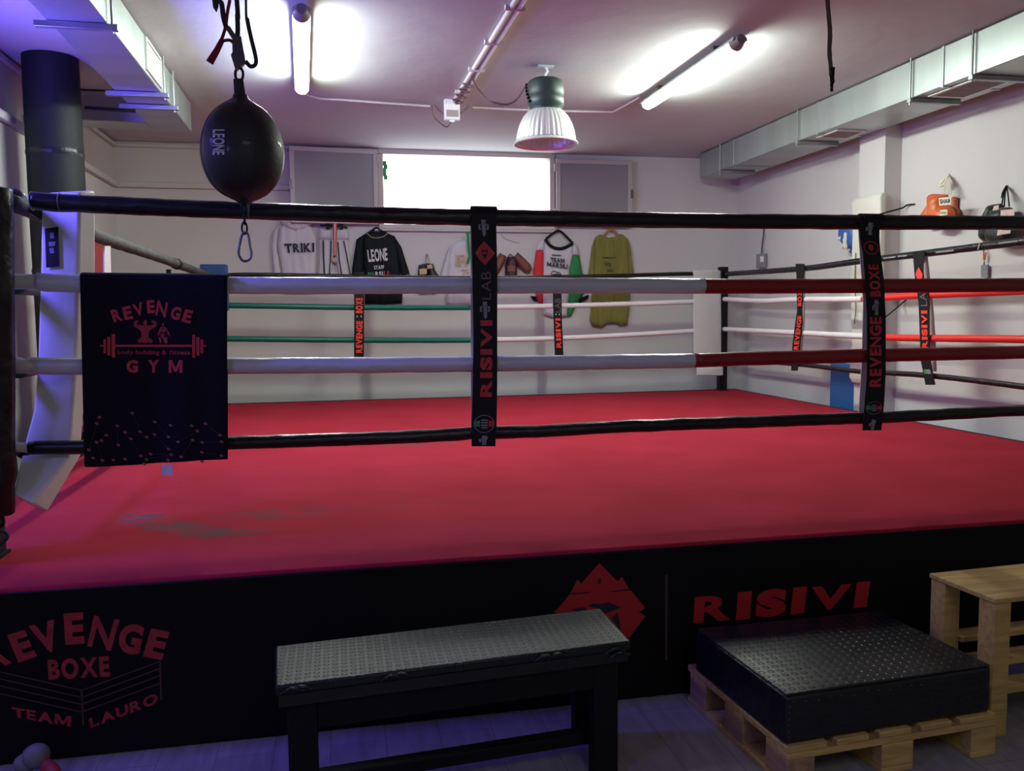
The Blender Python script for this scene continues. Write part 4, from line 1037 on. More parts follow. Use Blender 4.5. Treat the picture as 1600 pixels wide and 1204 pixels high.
# boxing trousers
h = thing('boxing_trousers', 'white satin boxing trousers with black stripes clipped on a hanger', 'trousers', at(522, 456, 1, BY), BG)
cloth('waistband', [(498, 356), (545, 357), (545, 374), (498, 374)], M['clothw'], h, .03, .04, .012, 7, fx=60)
l1 = cloth('leg', [(498, 374), (522, 374), (521, 400), (514, 456), (495, 456), (498, 410)], M['clothw'], h, .03, .04, .01, 8)
l2 = cloth('leg', [(522, 374), (543, 374), (547, 400), (549, 440), (549, 456), (533, 456), (528, 425), (523, 400)], M['clothw'], h, .03, .04, .01, 11)
bm = B()
for path, wd in (([(505, 375), (505.5, 400), (507, 432), (508, 454)], .018), ([(517, 375), (516.5, 400), (514.5, 430)], .012)):
    q = [at(u, v, 1, BY - .044) for u, v in path]
    for a, b in zip(q, q[1:]): line(bm, a, b, wd, (0, 1, 0))
obj('stripe', bm, M['prblack'], l1)
bm = B()
for path, wd in (([(528, 378), (530, 405), (534, 430), (537, 450)], .014), ([(537, 376), (541, 395), (547, 428)], .014)):
    q = [at(u, v, 1, BY - .044) for u, v in path]
    for a, b in zip(q, q[1:]): line(bm, a, b, wd, (0, 1, 0))
obj('stripe', bm, M['prblack'], l2)
hg = thing('clip_hanger', 'black clip hanger holding the white boxing trousers', 'hanger', at(522, 352, 1, BY))
bm = B(); tube(bm, [at(500, 352, 1, BY - .03), at(521, 352, 1, BY - .03), at(543, 356, 1, BY - .03)], .008, 8); obj('bar', bm, M['steel'], hg)
for u in (512, 533):
    bm = B(); p = at(u, 353, 1, BY - .035); tilted(p, (.035, .03, .07), bm=bm); obj('clip', bm, M['steel'], hg, bevel=.006)
bm = B(); tube(bm, smoothpath([at(521, 352, 1, BY - .03), at(521, 343, 1, BY - .02), at(524, 338, 1, BY + .03)]), .005, 6); obj('hook', bm, M['steel'], hg)
md = thing('medal', 'small medal on a red and white ribbon over the boxing trousers', 'medal', at(523, 406, 1, BY))
bm = B()
for du, mi in ((-2, 0), (0, 1), (2, 0)):
    for k, (ua, va, ub, vb) in enumerate(((523.5, 342, 523, 372), (523, 372, 522.5, 399))):
        line(bm, at(ua + du * (1.2 if k == 0 else .8), va, 1, BY - .075), at(ub + du * .7 * (1.2 - k * .7), vb, 1, BY - .06), .016, (0, 1, 0), mi)
obj('ribbon', bm, [M['prred'], M['clothw']], md)
bm = B(); p = at(523, 406, 1, BY - .05); ring0 = [p + Vector((.025 * math.cos(2*PI*k/20), -.003, .025 * math.sin(2*PI*k/20))) for k in range(20)]; prism(bm, ring0, [q + Vector((0, .006, 0)) for q in ring0]); obj('disc', bm, M['prgold'], md)
# black jacket
h = thing('warmup_jacket', 'black short-sleeved jacket with white LEONE lettering on the back wall', 'jacket', at(598, 475, 1, BY), BG)
bo = cloth('body', [(568, 367), (576, 362), (602, 363), (617, 369), (622, 395), (626, 432), (629, 455), (628, 474), (600, 476), (570, 475), (569, 440), (566, 400)], M['clothb'], h, .035, .07, .016, 21)
cloth('sleeve', [(569, 366), (557, 374), (553, 400), (550, 420), (550, 433), (566, 434), (568, 410), (568, 385)], M['clothb'], h, .025, .05, .01, 22)
cloth('sleeve', [(616, 369), (627, 385), (634, 408), (641, 430), (634, 435), (627, 430), (621, 405)], M['clothb'], h, .025, .05, .01, 23)
bm = B(); tube(bm, smoothpath([at(u, v, 1, BY - .045) for u, v in ((573, 364), (580, 370), (590, 371.5), (600, 369), (606, 364))]), .004, 6)
tube(bm, [at(627, 433, 1, BY - .03), at(640, 428, 1, BY - .02)], .004, 6); obj('gold_piping', bm, M['prgold'], h)
bm = B(); letters(bm, 'LEONE', pxquad(((573.5, 390), (604.5, 387), (606, 407), (576, 409.5)), 1, BY - .056), .035); obj('brand_print', bm, M['prwhite'], bo)
bm = B(); letters(bm, 'STAFF', pxquad(((584, 415), (600, 414), (600, 420), (585, 421)), 1, BY - .056), .03); obj('staff_print', bm, M['prwhite'], bo)
for tx, ua, ub, mm in (('MA', 575, 585.5, 'prgreen'), ('RSI', 586.5, 598, 'prwhite'), ('LI', 599.5, 607, 'clothr')):
    bm = B(); letters(bm, tx, pxquad(((ua, 425 - (ua - 575) * .06), (ub, 425 - (ub - 575) * .06), (ub, 432), (ua, 432)), 1, BY - .056), .03); obj('team_print', bm, M[mm], bo)
hg = thing('clothes_hanger', 'black hanger of the black LEONE jacket', 'hanger', at(588, 360, 1, BY))
bm = B(); tube(bm, smoothpath([at(572, 366, 1, BY - .01), at(582, 360, 1, BY - .01), at(588, 356, 1, BY - .01), at(595, 360, 1, BY - .01), at(606, 366, 1, BY - .01)]), .013, 8, flat=.6); tube(bm, smoothpath([at(588, 356, 1, BY - .01), at(588, 350, 1, BY), at(590, 346, 1, BY + .035)]), .004, 6)
obj('shoulder_bar', bm, M['steel'], hg, smooth=True)
# white jacket
h = thing('training_jacket', 'white training jacket with gold lettering half behind the RISIVI LAB strap', 'jacket', at(730, 475, 1, BY), BG)
bo = cloth('body', [(704, 384), (716, 378), (733, 372), (752, 372), (764, 379), (766, 410), (766, 455), (764, 476), (698, 476), (697, 440), (700, 410)], M['clothw'], h, .035, .07, .014, 31)
cloth('sleeve', [(705, 383), (699, 394), (693, 415), (688, 431), (690, 455), (698, 457), (700, 430), (702, 405)], M['clothw'], h, .025, .04, .01, 32)
cloth('sleeve', [(764, 380), (767, 392), (768, 425), (768, 450), (766, 450), (765, 420)], M['clothw'], h, .025, .04, .01, 33)
bm = B(); letters(bm, 'IR', pxquad(((713, 398), (731, 397), (731, 416), (713, 416)), 1, BY - .054), .0); obj('gold_print', bm, M['prgold'], bo); bm = B(); letters(bm, 'TE', pxquad(((720.5, 421), (734, 421), (734, 430), (720.5, 430)), 1, BY - .054), .0); obj('gold_print', bm, M['prgold'], bo)
bm = B()
for a, b in (((731, 364), (732, 385)), ((732, 385), (734, 400)), ((734, 400), (730, 412))): line(bm, at(*a, 1, BY - .062), at(*b, 1, BY - .062), .03, (0, 1, 0))
line(bm, at(728, 365, 1, BY - .064), at(737, 364, 1, BY - .064), .014, (0, 1, 0)); obj('green_ribbon', bm, M['clothg'], h)
# team sweater
h = thing('team_sweater', 'white TEAM MARSILI sweater with one red and one green sleeve on the back wall', 'sweater', at(870, 495, 1, BY), BG)
bo = cloth('body', [(852, 374), (858, 383), (868, 389), (882, 388), (894, 381), (896, 395), (890, 420), (889, 460), (886, 494), (868, 497), (849, 492), (848, 460), (849, 420), (849, 392)], M['clothw'], h, .035, .07, .012, 41)
cloth('shoulder', [(852, 373), (843, 378), (838, 391), (850, 391)], M['clothw'], h, .022, .03, .006, 42)
cloth('shoulder', [(895, 380), (902, 384), (905, 399), (894, 398)], M['clothw'], h, .022, .03, .006, 43)
cloth('sleeve', [(838, 391), (850, 391), (850, 430), (849, 473), (842, 474), (838, 462), (833, 435), (835, 410)], M['clothr'], h, .025, .04, .01, 44)
cloth('sleeve', [(894, 398), (905, 399), (911, 430), (915, 455), (903, 472), (893, 493), (887, 495), (888, 455), (889, 425)], M['clothg'], h, .025, .04, .01, 45)
cloth('cuff', [(829, 462), (838, 463), (839, 471), (834, 470)], M['clothb'], h, .02, .02, .002, 46)
cloth('cuff', [(904, 467), (920, 460), (919, 467), (905, 474)], M['clothb'], h, .02, .02, .002, 47)
bm = B(); tube(bm, smoothpath([at(u, v, 1, BY - .03) for u, v in ((852, 373), (858, 382), (868, 387.5), (880, 387.5), (895, 380))]), .018, 8, flat=.6); obj('collar', bm, M['clothb'], h, smooth=True)
bm = B(); letters(bm, 'TEAM', pxquad(((860, 402), (882, 403.5), (882.5, 411), (861, 409.5)), 1, BY - .055), .04); letters(bm, 'MARSILI', pxquad(((854.5, 408.5), (887, 413), (887, 420), (855, 416)), 1, BY - .055), .04)
line(bm, at(862, 398, 1, BY - .055), at(877, 399, 1, BY - .055), .01, (0, 1, 0))
ring_torus(bm, at(866, 428, 1, BY - .054), (1, 0, 0), (0, 0, 1), .035, .035, .004, 20, 4); ring_torus(bm, at(873, 429, 1, BY - .054), (1, 0, 0), (0, 0, 1), .02, .03, .004, 20, 4)
obj('team_print', bm, M['prblack'], bo)
hg = thing('clothes_hanger', 'black hanger of the TEAM MARSILI sweater', 'hanger', at(872, 366, 1, BY))
bm = B(); tube(bm, smoothpath([at(853, 373, 1, BY - .012), at(866, 363, 1, BY - .012), at(872, 360.5, 1, BY - .012), at(878, 363, 1, BY - .012), at(895, 380, 1, BY - .012)]), .014, 8, flat=.6); tube(bm, smoothpath([at(872, 361, 1, BY - .01), at(872, 356, 1, BY), at(874, 350, 1, BY + .035)]), .004, 6)
obj('shoulder_bar', bm, M['steel'], hg, smooth=True)
# olive shirt
h = thing('long_shirt', 'long olive green shirt on a wooden hanger, rightmost on the back wall', 'shirt', at(955, 510, 1, BY), BG)
bo = cloth('body', [(937, 366), (944, 367), (950, 371), (960, 370), (966, 365), (973, 366), (981, 373), (982, 400), (983, 440), (985, 462), (983, 492), (981, 507), (970, 509), (961, 505), (947, 506), (941, 512), (926, 509), (922, 500), (925, 462), (928, 430), (929, 390), (930, 371)], M['olive'], h, .035, .07, .018, 51)
cloth('sleeve', [(930, 371), (925, 385), (922, 410), (919, 432), (922, 448), (928, 450), (929, 420), (930, 395)], M['olive'], h, .028, .04, .01, 52)
cloth('sleeve', [(981, 373), (986, 388), (989, 415), (992, 435), (989, 450), (984, 450), (982, 420), (981, 395)], M['olive'], h, .028, .04, .01, 53)
bm = B(); letters(bm, 'He', pxquad(((945, 408), (955, 408), (955, 416), (946, 416)), 1, BY - .058), .03); line(bm, at(942, 402, 1, BY - .058), at(963, 402.5, 1, BY - .058), .014, (0, 1, 0)); line(bm, at(948, 422, 1, BY - .058), at(958, 422, 1, BY - .058), .02, (0, 1, 0)); obj('shirt_print', bm, mat('faded_print', (.08, .08, .03), .9), bo)
hg = thing('clothes_hanger', 'wooden hanger of the olive green shirt', 'hanger', at(955, 362, 1, BY))
bm = B(); tube(bm, smoothpath([at(943, 369, 1, BY - .012), at(950, 361, 1, BY - .012), at(954, 358, 1, BY - .012), at(959, 361, 1, BY - .012), at(967, 368, 1, BY - .012)]), .014, 8, flat=.6); tube(bm, smoothpath([at(954, 358, 1, BY - .01), at(955, 352, 1, BY), at(956, 348, 1, BY + .035)]), .004, 6)
obj('shoulder_bar', bm, M['wood'], hg, smooth=True)
# gloves on back wall
h = thing('boxing_gloves', 'black boxing gloves with gold label on the back wall, below the window', 'boxing gloves', at(668, 458, 1, BY))
cloth('glove', [(654, 414), (665, 411), (668, 430), (672, 450), (664, 459), (654, 458), (652, 440)], M['blackl'], h, .07, .05, .003, 61)
cloth('glove', [(666, 411), (677, 412), (680, 422), (687, 432), (688, 448), (678, 460), (668, 456), (668, 430)], M['blackl'], h, .08, .05, .003, 62)
bm = B(); poly(bm, [at(u, v, 1, BY - .085) for u, v in ((655, 420), (667, 419), (667, 428), (656, 429))]); poly(bm, [at(u, v, 1, BY - .085) for u, v in ((667, 414), (675, 413), (676, 419), (668, 420))]); obj('gold_label', bm, M['prgold'], h)
bm = B(); tube(bm, smoothpath([at(664, 413, 1, BY - .02), at(667, 396, 1, BY + .03), at(671, 413, 1, BY - .02)]), .004, 6); obj('cord', bm, M['prgrey'], h)
h = thing('punch_mitts', 'pair of brown leather punch mitts spread on the back wall beside the strap', 'punch mitts', at(803, 432, 1, BY))
cloth('mitt', [(781, 395), (791, 400), (788, 412), (779, 428), (772, 432), (770, 420), (775, 405)], M['brownl'], h, .05, .03, .003, 63)
cloth('mitt', [(809, 394), (819, 403), (829, 413), (831, 421), (827, 428), (819, 426), (808, 414), (802, 404)], M['brownl'], h, .05, .03, .003, 64)
h = thing('boxing_glove', 'dark maroon boxing glove between the brown punch mitts', 'boxing glove', at(798, 450, 1, BY))
cloth('glove', [(793, 401), (806, 400), (808, 412), (808, 432), (805, 450), (792, 452), (789, 432), (790, 412)], M['maroonl'], h, .08, .05, .003, 65)
bm = B(); poly(bm, [at(u, v, 1, BY - .088) for u, v in ((793, 415), (805, 415), (805, 424), (793, 424))]); obj('patch', bm, M['brownl'], h)
bm = B(); tube(bm, smoothpath([at(793, 404, 1, BY - .06), at(797, 397, 1, BY + .01), at(804, 404, 1, BY - .06)]), .005, 6); tube(bm, [at(793, 408, 1, BY - .08), at(803, 403, 1, BY - .08)], .004, 6); obj('laces', bm, M['prblack'], h)
# crack in the plaster by the mitts, modelled as a thin grey tube
bm = B(); tube(bm, smoothpath([at(u, v, 1, WY - .004) for u, v in ((783, 365), (788, 372), (800, 377), (812, 380))]), .003, 5); tag(obj('plaster_crack', bm, M['prgrey']), 'thin plaster crack on the back wall above the punch mitts', 'plaster crack')

# ------------------------------------------------------------ things on the right wall
RX = XR - .03
Pr = lambda u, v: (lambda p: (p.y, p.z))(at(u, v, 0, RX))
Wr = lambda a, b, h: Vector((RX - h, a, b))
def rcloth(name, px, m_, parent, t=.06, edge=.06, seed=1, off=0.0, cell=.02):
    return obj(name, pillow([Pr(u, v) for u, v in px], lambda a, b, h: Vector((RX - off - h, a, b)), t, cell, edge, .012, folds(seed, .003, 12, 12)), m_, parent, smooth='all')
G = lambda l: [(1420 + x / 6.34, 260 + y / 6.34) for x, y in l]
h = thing('boxing_gloves', 'pair of orange boxing gloves with cream cuffs hanging on the right wall', 'boxing gloves', at(1473, 358, 0, RX))
rcloth('glove', G([(240, 272), (300, 272), (300, 380), (300, 500), (290, 600), (200, 610), (155, 560), (155, 490), (190, 430), (232, 375)]), M['orangel'], h, .09, .07, 71)
rcloth('glove', G([(292, 270), (432, 280), (434, 375), (475, 400), (505, 455), (512, 530), (480, 600), (400, 622), (300, 610), (285, 500), (290, 400)]), M['orangel'], h, .10, .08, 72, .05)
rcloth('thumb', G([(430, 300), (476, 302), (472, 400), (500, 450), (505, 560), (440, 500)]), M['oranged'], h, .05, .05, 73, .0)
Gp = lambda l, off: [at(u, v, 0, RX - off) for u, v in G(l)]
bm = B(); poly(bm, Gp([(296, 312), (418, 300), (420, 378), (300, 386)], .165)); poly(bm, Gp([(236, 305), (290, 318), (290, 375), (234, 372)], .11)); poly(bm, Gp([(205, 425), (270, 420), (270, 482), (203, 480)], .12)); poly(bm, Gp([(310, 432), (380, 425), (382, 478), (305, 490)], .175)); cl = obj('cuff_label', bm, M['cream'], h)
bm = B(); letters(bm, 'SHAR', bil(*Gp([(305, 325), (412, 315), (412, 362), (308, 368)], .168)), .02); letters(bm, 'SHA', bil(*Gp([(238, 318), (288, 325), (288, 358), (238, 355)], .113)), .0)
for k in range(5):
    line(bm, Gp([(318 + k * 12, 445)], .178)[0], Gp([(318 + k * 12, 472)], .178)[0], .004, (1, 0, 0)); line(bm, Gp([(212 + k * 11, 440)], .123)[0], Gp([(212 + k * 11, 470)], .123)[0], .004, (1, 0, 0))
obj('cuff_print', bm, M['prblack'], cl)
bm = B()
for k, x in enumerate((345, 362, 385, 400, 418)):
    tube(bm, smoothpath([at(*G([(392, 75)])[0], 0, XR - .005), at(*G([(380 + (x - 380) * .6, 150)])[0], 0, RX - .05), at(*G([(x, 272)])[0], 0, RX - .08)]), .0045, 6)
tube(bm, smoothpath([at(*G([(392, 95)])[0], 0, RX - .02), at(*G([(340, 140)])[0], 0, RX - .05), at(*G([(308, 188)])[0], 0, RX - .06), at(*G([(345, 180)])[0], 0, RX - .05), at(*G([(385, 110)])[0], 0, RX - .03)]), .010, 6)
obj('laces', bm, M['cream'], h)
h = thing('boxing_gloves', 'pair of black boxing gloves with pale pink panels hanging on the right wall', 'boxing gloves', at(1568, 380, 0, RX))
rcloth('glove', G([(832, 375), (908, 368), (905, 490), (880, 600), (860, 700), (845, 748), (765, 752), (738, 700), (742, 610), (775, 490)]), M['blackl'], h, .09, .07, 74)
rcloth('glove', G([(908, 412), (1050, 404), (1088, 420), (1095, 500), (1128, 590), (1138, 700), (1100, 780), (1000, 800), (880, 760), (866, 680), (878, 600), (905, 500)]), M['blackl'], h, .10, .08, 75, .05)
bm = B(); poly(bm, Gp([(842, 392), (892, 382), (885, 478), (815, 488)], .115)); obj('panel', bm, M['pinkw'], h, label='pale pink panel'); bm = B(); poly(bm, Gp([(910, 432), (1046, 420), (1044, 500), (906, 505)], .17)); obj('panel', bm, M['pinkw'], h, label='pale pink panel'); bm = B(); poly(bm, Gp([(885, 600), (1015, 600), (1005, 662), (930, 672), (872, 685)], .17)); obj('panel', bm, M['pinkw'], h, label='pale pink panel')
bm = B()
for x in (920, 945, 995): tube(bm, smoothpath([at(*G([(970, 190)])[0], 0, XR - .005), at(*G([(965 + (x - 965) * .6, 280)])[0], 0, RX - .05), at(*G([(x, 395)])[0], 0, RX - .09)]), .005, 6)
tube(bm, smoothpath([at(*G([(970, 195)])[0], 0, RX - .01), at(*G([(935, 260)])[0], 0, RX - .04), at(*G([(925, 310)])[0], 0, RX - .05)]), .009, 6)
obj('laces', bm, M['steel'], h)
h = thing('key_tag', 'grey tag on an orange cord hanging below the black gloves', 'tag', at(1538, 395, 0, RX))
bm = B(); tube(bm, smoothpath([at(*G([(738, 690)])[0], 0, XR - .004), at(*G([(740, 780)])[0], 0, RX), at(*G([(745, 930)])[0], 0, RX)]), .006, 6); tube(bm, [at(*G([(765, 850)])[0], 0, RX), at(*G([(752, 930)])[0], 0, RX)], .005, 6); obj('cord', bm, M['orangel'], h)
bm = B(); r0 = [at(u, v, 0, RX) for u, v in G([(716, 975), (780, 972), (780, 1100), (714, 1100)])]; prism(bm, r0, [p + Vector((.012, 0, 0)) for p in r0]); obj('tag', bm, M['prgrey'], h)
bm = B(); tube(bm, [at(1538, 408, 0, RX), at(1537.5, 414, 0, RX)], .005, 6); obj('split_ring', bm, M['hook'], h)
# blue glove left of the pillar
K = lambda l: [(1260 + x / 6.69, 280 + y / 6.69) for x, y in l]
h = thing('boxing_glove', 'blue and white boxing glove on the right wall beside the cream pad', 'boxing glove', at(1325, 395, 0, RX))
rcloth('glove', K([(400, 470), (500, 440), (570, 470), (575, 600), (560, 730), (490, 740), (430, 700), (395, 640), (383, 570)]), M['blueb'], h, .09, .07, 76)
rcloth('white_panel', K([(395, 612), (455, 560), (462, 640), (440, 650), (400, 638)]), M['cream'], h, .02, .02, 77, .07)
rcloth('wrist_panel', K([(490, 550), (520, 540), (505, 735), (458, 725)]), M['cream'], h, .02, .02, 78, .085)
rcloth('thumb', K([(480, 730), (510, 735), (505, 775), (475, 772)]), M['blueb'], h, .03, .02, 79, .02)
# cream pad tied on the pillar
h = thing('pillar_pad', 'cream vinyl pad tied around the white pillar on the right wall', 'pad', (5.74, 3.2, 1.0))
rr = []
for v, w_ in ((298, .0), (304, .02), (340, .01), (430, .015), (540, .0), (596, .01), (606, -.01)):
    z = at(1384, v, 0, 5.72).z
    rr.append([(5.74 - w_, 2.985, z), (5.785, 2.985, z), (5.785, 3.375 + w_, z), (5.74 - w_, 3.375 + w_, z)])
rings(B_ := B(), rr); obj('pad_body', B_, M['padcream'], h, bevel=.015, seg=3)
bm = B(); tube(bm, smoothpath([at(1368, 337, 0, 5.72), at(1384, 332, 0, 5.73), at(1409, 325, 0, 5.9), at(1418, 320, 0, 5.93), at(1430, 319, 0, XR)]), .007, 6)
obj('tie_string', bm, M['steel'], h); bm = B(); tube(bm, smoothpath([at(1380, 498, 0, 5.73), at(1395, 486, 0, 5.80), at(1409, 474, 0, 5.92), at(1417, 467, 0, XR)]), .006, 6)
obj('tie_string', bm, M['steel'], h); bm = B(); tube(bm, smoothpath([at(1337, 395, 0, 5.715), at(1336, 440, 0, 5.715), at(1337, 480, 0, 5.715), at(1335, 506, 0, 5.715)]), .0035, 6)
obj('tie_string', bm, M['steel'], h)
# blue mat
a = at(1297, 560, 0, 5.86); b = at(1352, 560, 0, 5.86)
tag(obj('gym_mat', bx((5.86, b.y, 0), (5.94, a.y, at(1320, 568, 0, 5.86).z)), M['blue'], bevel=.015), 'blue gym mat leaning on the right wall before the pillar', 'gym mat')
# small grey device on a cord
h = thing('hanging_switch', 'small grey pull switch hanging on a dark cord near the far right corner', 'switch', at(1190, 395, 0, RX))
bm = B(); tube(bm, smoothpath([at(1193, 345, 0, XR - .004), at(1193, 366, 0, RX), at(1191, 380, 0, RX), at(1190, 397, 0, RX)]), .008, 6); obj('cord', bm, M['cable'], h)
a = at(1185, 397, 0, RX); b = at(1196, 418, 0, RX); obj('casing', bx((RX - .03, b.y, b.z), (RX + .02, a.y, a.z)), M['glasscl'], h, bevel=.008)
bm = B(); poly(bm, [at(u, v, 0, RX - .032) for u, v in ((1187.5, 400), (1193.5, 400), (1193.5, 409), (1187.5, 409))]); obj('switch_face', bm, M['white'], h)

# red pad on the left wall
bm = B(); ring0 = [(4.15, .9), (5.28, .9), (5.33, 1.6), (5.30, 2.2), (5.24, 2.29), (4.9, 2.31), (4.15, 2.33)]
prism(bm, [(-.93, y, z) for y, z in ring0], [(XL + .001, y, z) for y, z in ring0]); tag(obj('wall_pad', bm, M['redp'], bevel=.02, seg=3), 'glossy red vinyl pad on the left wall behind the grey rope', 'pad')

# ------------------------------------------------------------ foreground: bench
tl = at(430.5, 1008.4, 2, .45); tr = at(938, 949.5, 2, .45); br = at(986, 1001, 2, .45); bl = at(430, 1072, 2, .45)
tb = thing('bench', 'low black wooden bench with studded rubber seat in front of the ring skirt', 'bench', ((tl + br) / 2)[:2] + (0,))
bm = B(); dz = Vector((0, 0, .03)); prism(bm, [p - dz for p in (bl, br, tr, tl)], [p for p in (bl, br, tr, tl)])
obj('seat', bm, M['stud'], tb, bevel=.006)
cen = (tl + tr + bl + br) / 4
bm = B(); q4 = [cen + (p - cen) * .985 - dz for p in (bl, br, tr, tl)]; prism(bm, [p - Vector((0, 0, .035)) for p in q4], q4); obj('seat_board', bm, M['vinb'], tb)
bm = B()
for (u, v) in ((455, 1076), (468, 1073), (610, 1056), (625, 1053), (850, 1025), (870, 1022), (960, 1014), (968, 1020)):
    p = at(u, v, 1, bl.y - .004 + (br.y - bl.y) * ((u - 430) / 556)); tube(bm, smoothpath([p + Vector((-.03, 0, -.012)), p + Vector((0, -.006, .004)), p + Vector((.035, 0, -.008))], 4), .005, 6)
obj('rubber_crease', bm, M['stud'], tb, smooth=True)
ex = (br - bl).normalized(); ey = (tl - bl).normalized()
L0 = bl + ex * .03 + ey * .02; L1 = br - ex * .12 + ey * .02; L2 = tl + ex * .03 - ey * .07; L3 = tr - ex * .12 - ey * .07
def upright(P, wx=.085, wy=.05, z0=0, z1=.385):
    c_ = [P, P + ex * wx, P + ex * wx + ey * wy, P + ey * wy]
    return prism(B(), [(p.x, p.y, z0) for p in c_], [(p.x, p.y, z1) for p in c_])
for P in (L0, L1, L2, L3): obj('leg', upright(P), M['steel'], tb, bevel=.004)
def rail(a, b, w_, z0, z1):
    d_ = (b - a).normalized(); n_ = Vector((-d_.y, d_.x, 0)) * w_ / 2; c_ = [a - n_, b - n_, b + n_, a + n_]
    return prism(B(), [(p.x, p.y, z0) for p in c_], [(p.x, p.y, z1) for p in c_])
mid = lambda a, b: (a + b) / 2
obj('side_rail', rail(L1 + ex * .04 + ey * .05, L3 + ex * .04, .05, .06, .10), M['steel'], tb, bevel=.003)
obj('side_rail', rail(L0 + ex * .04 + ey * .05, L2 + ex * .04, .05, .06, .10), M['steel'], tb, bevel=.003)
obj('long_rail', rail(mid(L0, L2) + ex * .066 + ey * .02, mid(L1, L3) + ex * .014 + ey * .02, .05, .06, .10), M['steel'], tb, bevel=.003)
obj('apron_rail', rail(L0 + ex * .086 + ey * .01, L1 + ey * .01, .018, .30, .385), M['steel'], tb)

# black mat box on its pallet
ZP = .144
c0 = at(1230, 1168, 2, ZP); c1 = at(1557, 1114, 2, ZP); dx = (c1 - c0).normalized(); dy = Vector((-dx.y, dx.x, 0)); Lx = .80; Ly = .66
pt = thing('wooden_pallet', 'pale wooden pallet under the black mat box in front of the ring', 'pallet', (c0 + dx * .4 + dy * .33)[:2] + (0,))
def pb(a0, a1, b0, b1, z0, z1, name, m_, bev=.003):
    c_ = [c0 + dx * a + dy * b for a, b in ((a0, b0), (a1, b0), (a1, b1), (a0, b1))]
    return obj(name, prism(B(), [(p.x, p.y, z0) for p in c_], [(p.x, p.y, z1) for p in c_]), m_, pt, bevel=bev)
for a0, a1 in ((0, .145), (.18, .30), (.34, .46), (.50, .62), (.655, .80)): pb(a0, a1, 0, Ly, .122, .144, 'deck_board', M['ply'])
for b0 in (0, Ly / 2 - .07, Ly - .14): pb(0, .8, b0, b0 + .12, .1, .1218, 'stringer_board', M['ply'])
for a0, a1 in ((0, .10), (.35, .47), (.70, .80)):
    for b0 in (0, Ly / 2 - .07, Ly - .14): pb(a0, a1, b0, b0 + .12, .022, .0998, 'block', M['plyd'] if a0 == 0 else M['ply'])
    pb(a0, a1, 0, Ly, 0, .0218, 'bottom_board', M['ply'])
B0 = [at(u, v, 2, .32) for u, v in ((1227, 1093), (1558, 1045), (1418, 977), (1084, 979))]
k0 = c0 + dx * .004 + dy * .0; w0 = Lx - .0; 
b0_ = B0[0]; b1_ = B0[1]
dxb = (b1_ - b0_).normalized(); dyb = Vector((-dxb.y, dxb.x, 0)); wB = (b1_ - b0_).length
cn = [c0 + dx * .0 + dy * .012, c0 + dx * .785 + dy * .012, c0 + dx * .785 + dy * .56, c0 + dx * .0 + dy * .60]
bxo = thing('mat_box', 'low square box covered in black studded rubber lying on the pallet', 'box', ((cn[0] + cn[2]) / 2)[:2] + (ZP,))
bm = prism(B(), [(p.x, p.y, ZP + .001) for p in cn], [(p.x, p.y, .302) for p in cn]); obj('side_cover', bm, M['vinb'], bxo, bevel=.012, seg=3)
cc = (cn[0] + cn[2]) / 2
bm = prism(B(), [(cc.x + (p.x - cc.x) * .995, cc.y + (p.y - cc.y) * .995, .3025) for p in cn], [(cc.x + (p.x - cc.x) * .985, cc.y + (p.y - cc.y) * .985, .309) for p in cn]); obj('top_cover', bm, M['stud2'], bxo, bevel=.003)
bm = B()
for k in range(12):
    p = cn[0].lerp(cn[1], .03 + k * .055 + .02 * random.random()); tilted((p.x, p.y - .0015, .285 - .004 * (k % 3)), (.008, .003, .003), bm=bm)
for k in range(6):
    p = cn[0]; tilted((p.x + .012, p.y - .0005, .17 + k * .02), (.003, .003, .007), bm=bm)
obj('staples', bm, M['hook'], bxo)

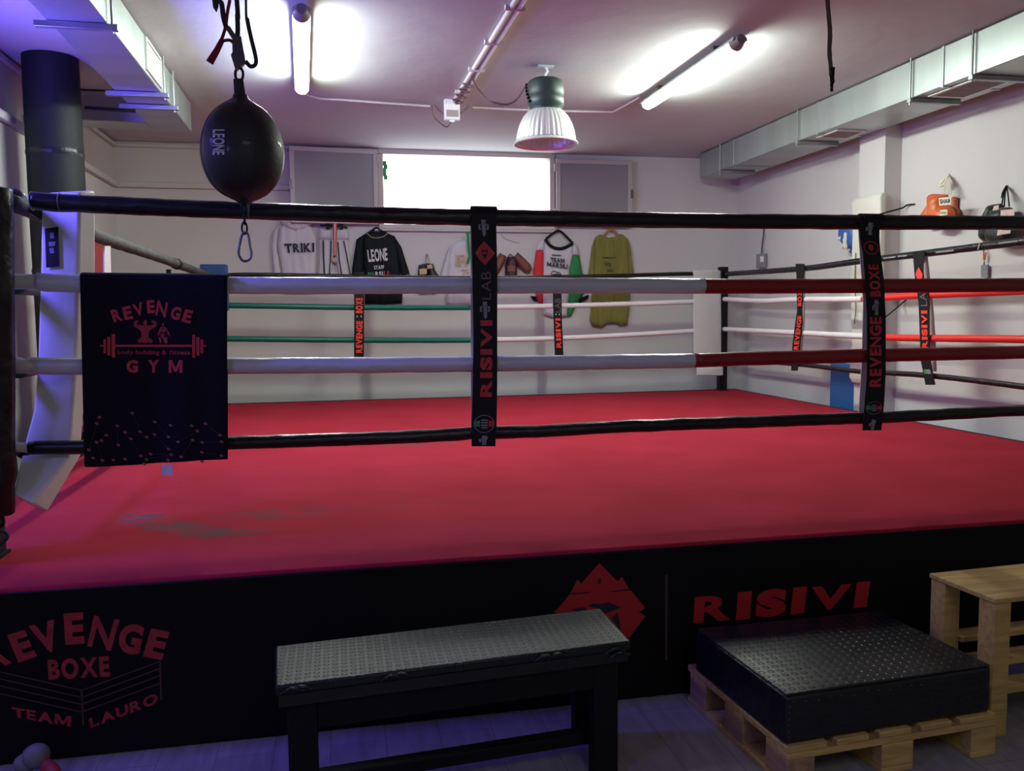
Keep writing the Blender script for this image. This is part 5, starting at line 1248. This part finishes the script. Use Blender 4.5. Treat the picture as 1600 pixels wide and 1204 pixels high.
# wooden stool at the right edge
SZ = .50
s0 = at(1555, 936, 2, SZ); s1 = at(1452, 895, 2, SZ); sdy = (s1 - s0).normalized(); sdx = Vector((sdy.y, -sdy.x, 0)); Wd = (s1 - s0).length; Ln = .75
stl = thing('pallet_wood_table', 'small table of pale pallet wood at the right edge before the ring', 'table', (s0 + sdx * .375 + sdy * Wd / 2)[:2] + (0,))
def sb(a0, a1, b0, b1, z0, z1, name, bev=.003):
    c_ = [s0 + sdx * a + sdy * b for a, b in ((a0, b0), (a1, b0), (a1, b1), (a0, b1))]
    return obj(name, prism(B(), [(p.x, p.y, z0) for p in c_], [(p.x, p.y, z1) for p in c_]), M['ply'], stl, bevel=bev)
sb(0, Ln, 0, Wd, SZ - .018, SZ, 'table_top')
for a0 in (.005, Ln - .075):
    sb(a0, a0 + .07, .005, .075, 0, SZ - .0185, 'leg'); sb(a0, a0 + .07, Wd - .075, Wd - .005, 0, SZ - .0185, 'leg')
sb(.076, Ln - .076, .01, .09, .255, .275, 'shelf_board'); sb(.076, Ln - .076, Wd - .09, Wd - .01, .255, .275, 'shelf_board')
sb(.076, Ln - .076, .01, .09, .15, .175, 'lower_board'); sb(.076, Ln - .076, Wd - .09, Wd - .01, .15, .175, 'lower_board')

# hand wraps on the floor bottom left
hw = thing('hand_weight', 'grey and red hand weight at the bottom left corner on the floor', 'hand weight', at(65, 1195, 1, -.62)[:2] + (0,))
bs = at(55, 1180, 1, -.62)
def blob(c, r, sc, m_, name):
    bm = B(); bmesh.ops.create_icosphere(bm, subdivisions=3, radius=r); bmesh.ops.scale(bm, vec=sc, verts=bm.verts[:])
    for v_ in bm.verts: v_.co *= 1 + .06 * noise.noise(v_.co * 40)
    bmesh.ops.translate(bm, vec=c, verts=bm.verts[:]); return obj(name, bm, m_, hw, smooth='all')
g_ = mat('grey_rubber', (.16, .16, .18), .6)
blob(at(57, 1180, 1, -.62), .042, (1, .9, .95), g_, 'upper_head'); blob(at(40, 1192, 1, -.60), .036, (1, .9, .9), g_, 'lower_head')
bm = B(); tube(bm, smoothpath([at(72, 1195, 1, -.64), at(82, 1204, 1, -.70), at(86, 1216, 1, -.72), at(80, 1226, 1, -.72)]), .022, 10); obj('red_grip', bm, mat('red_rubber', (.35, .03, .04), .6), hw, smooth=True)
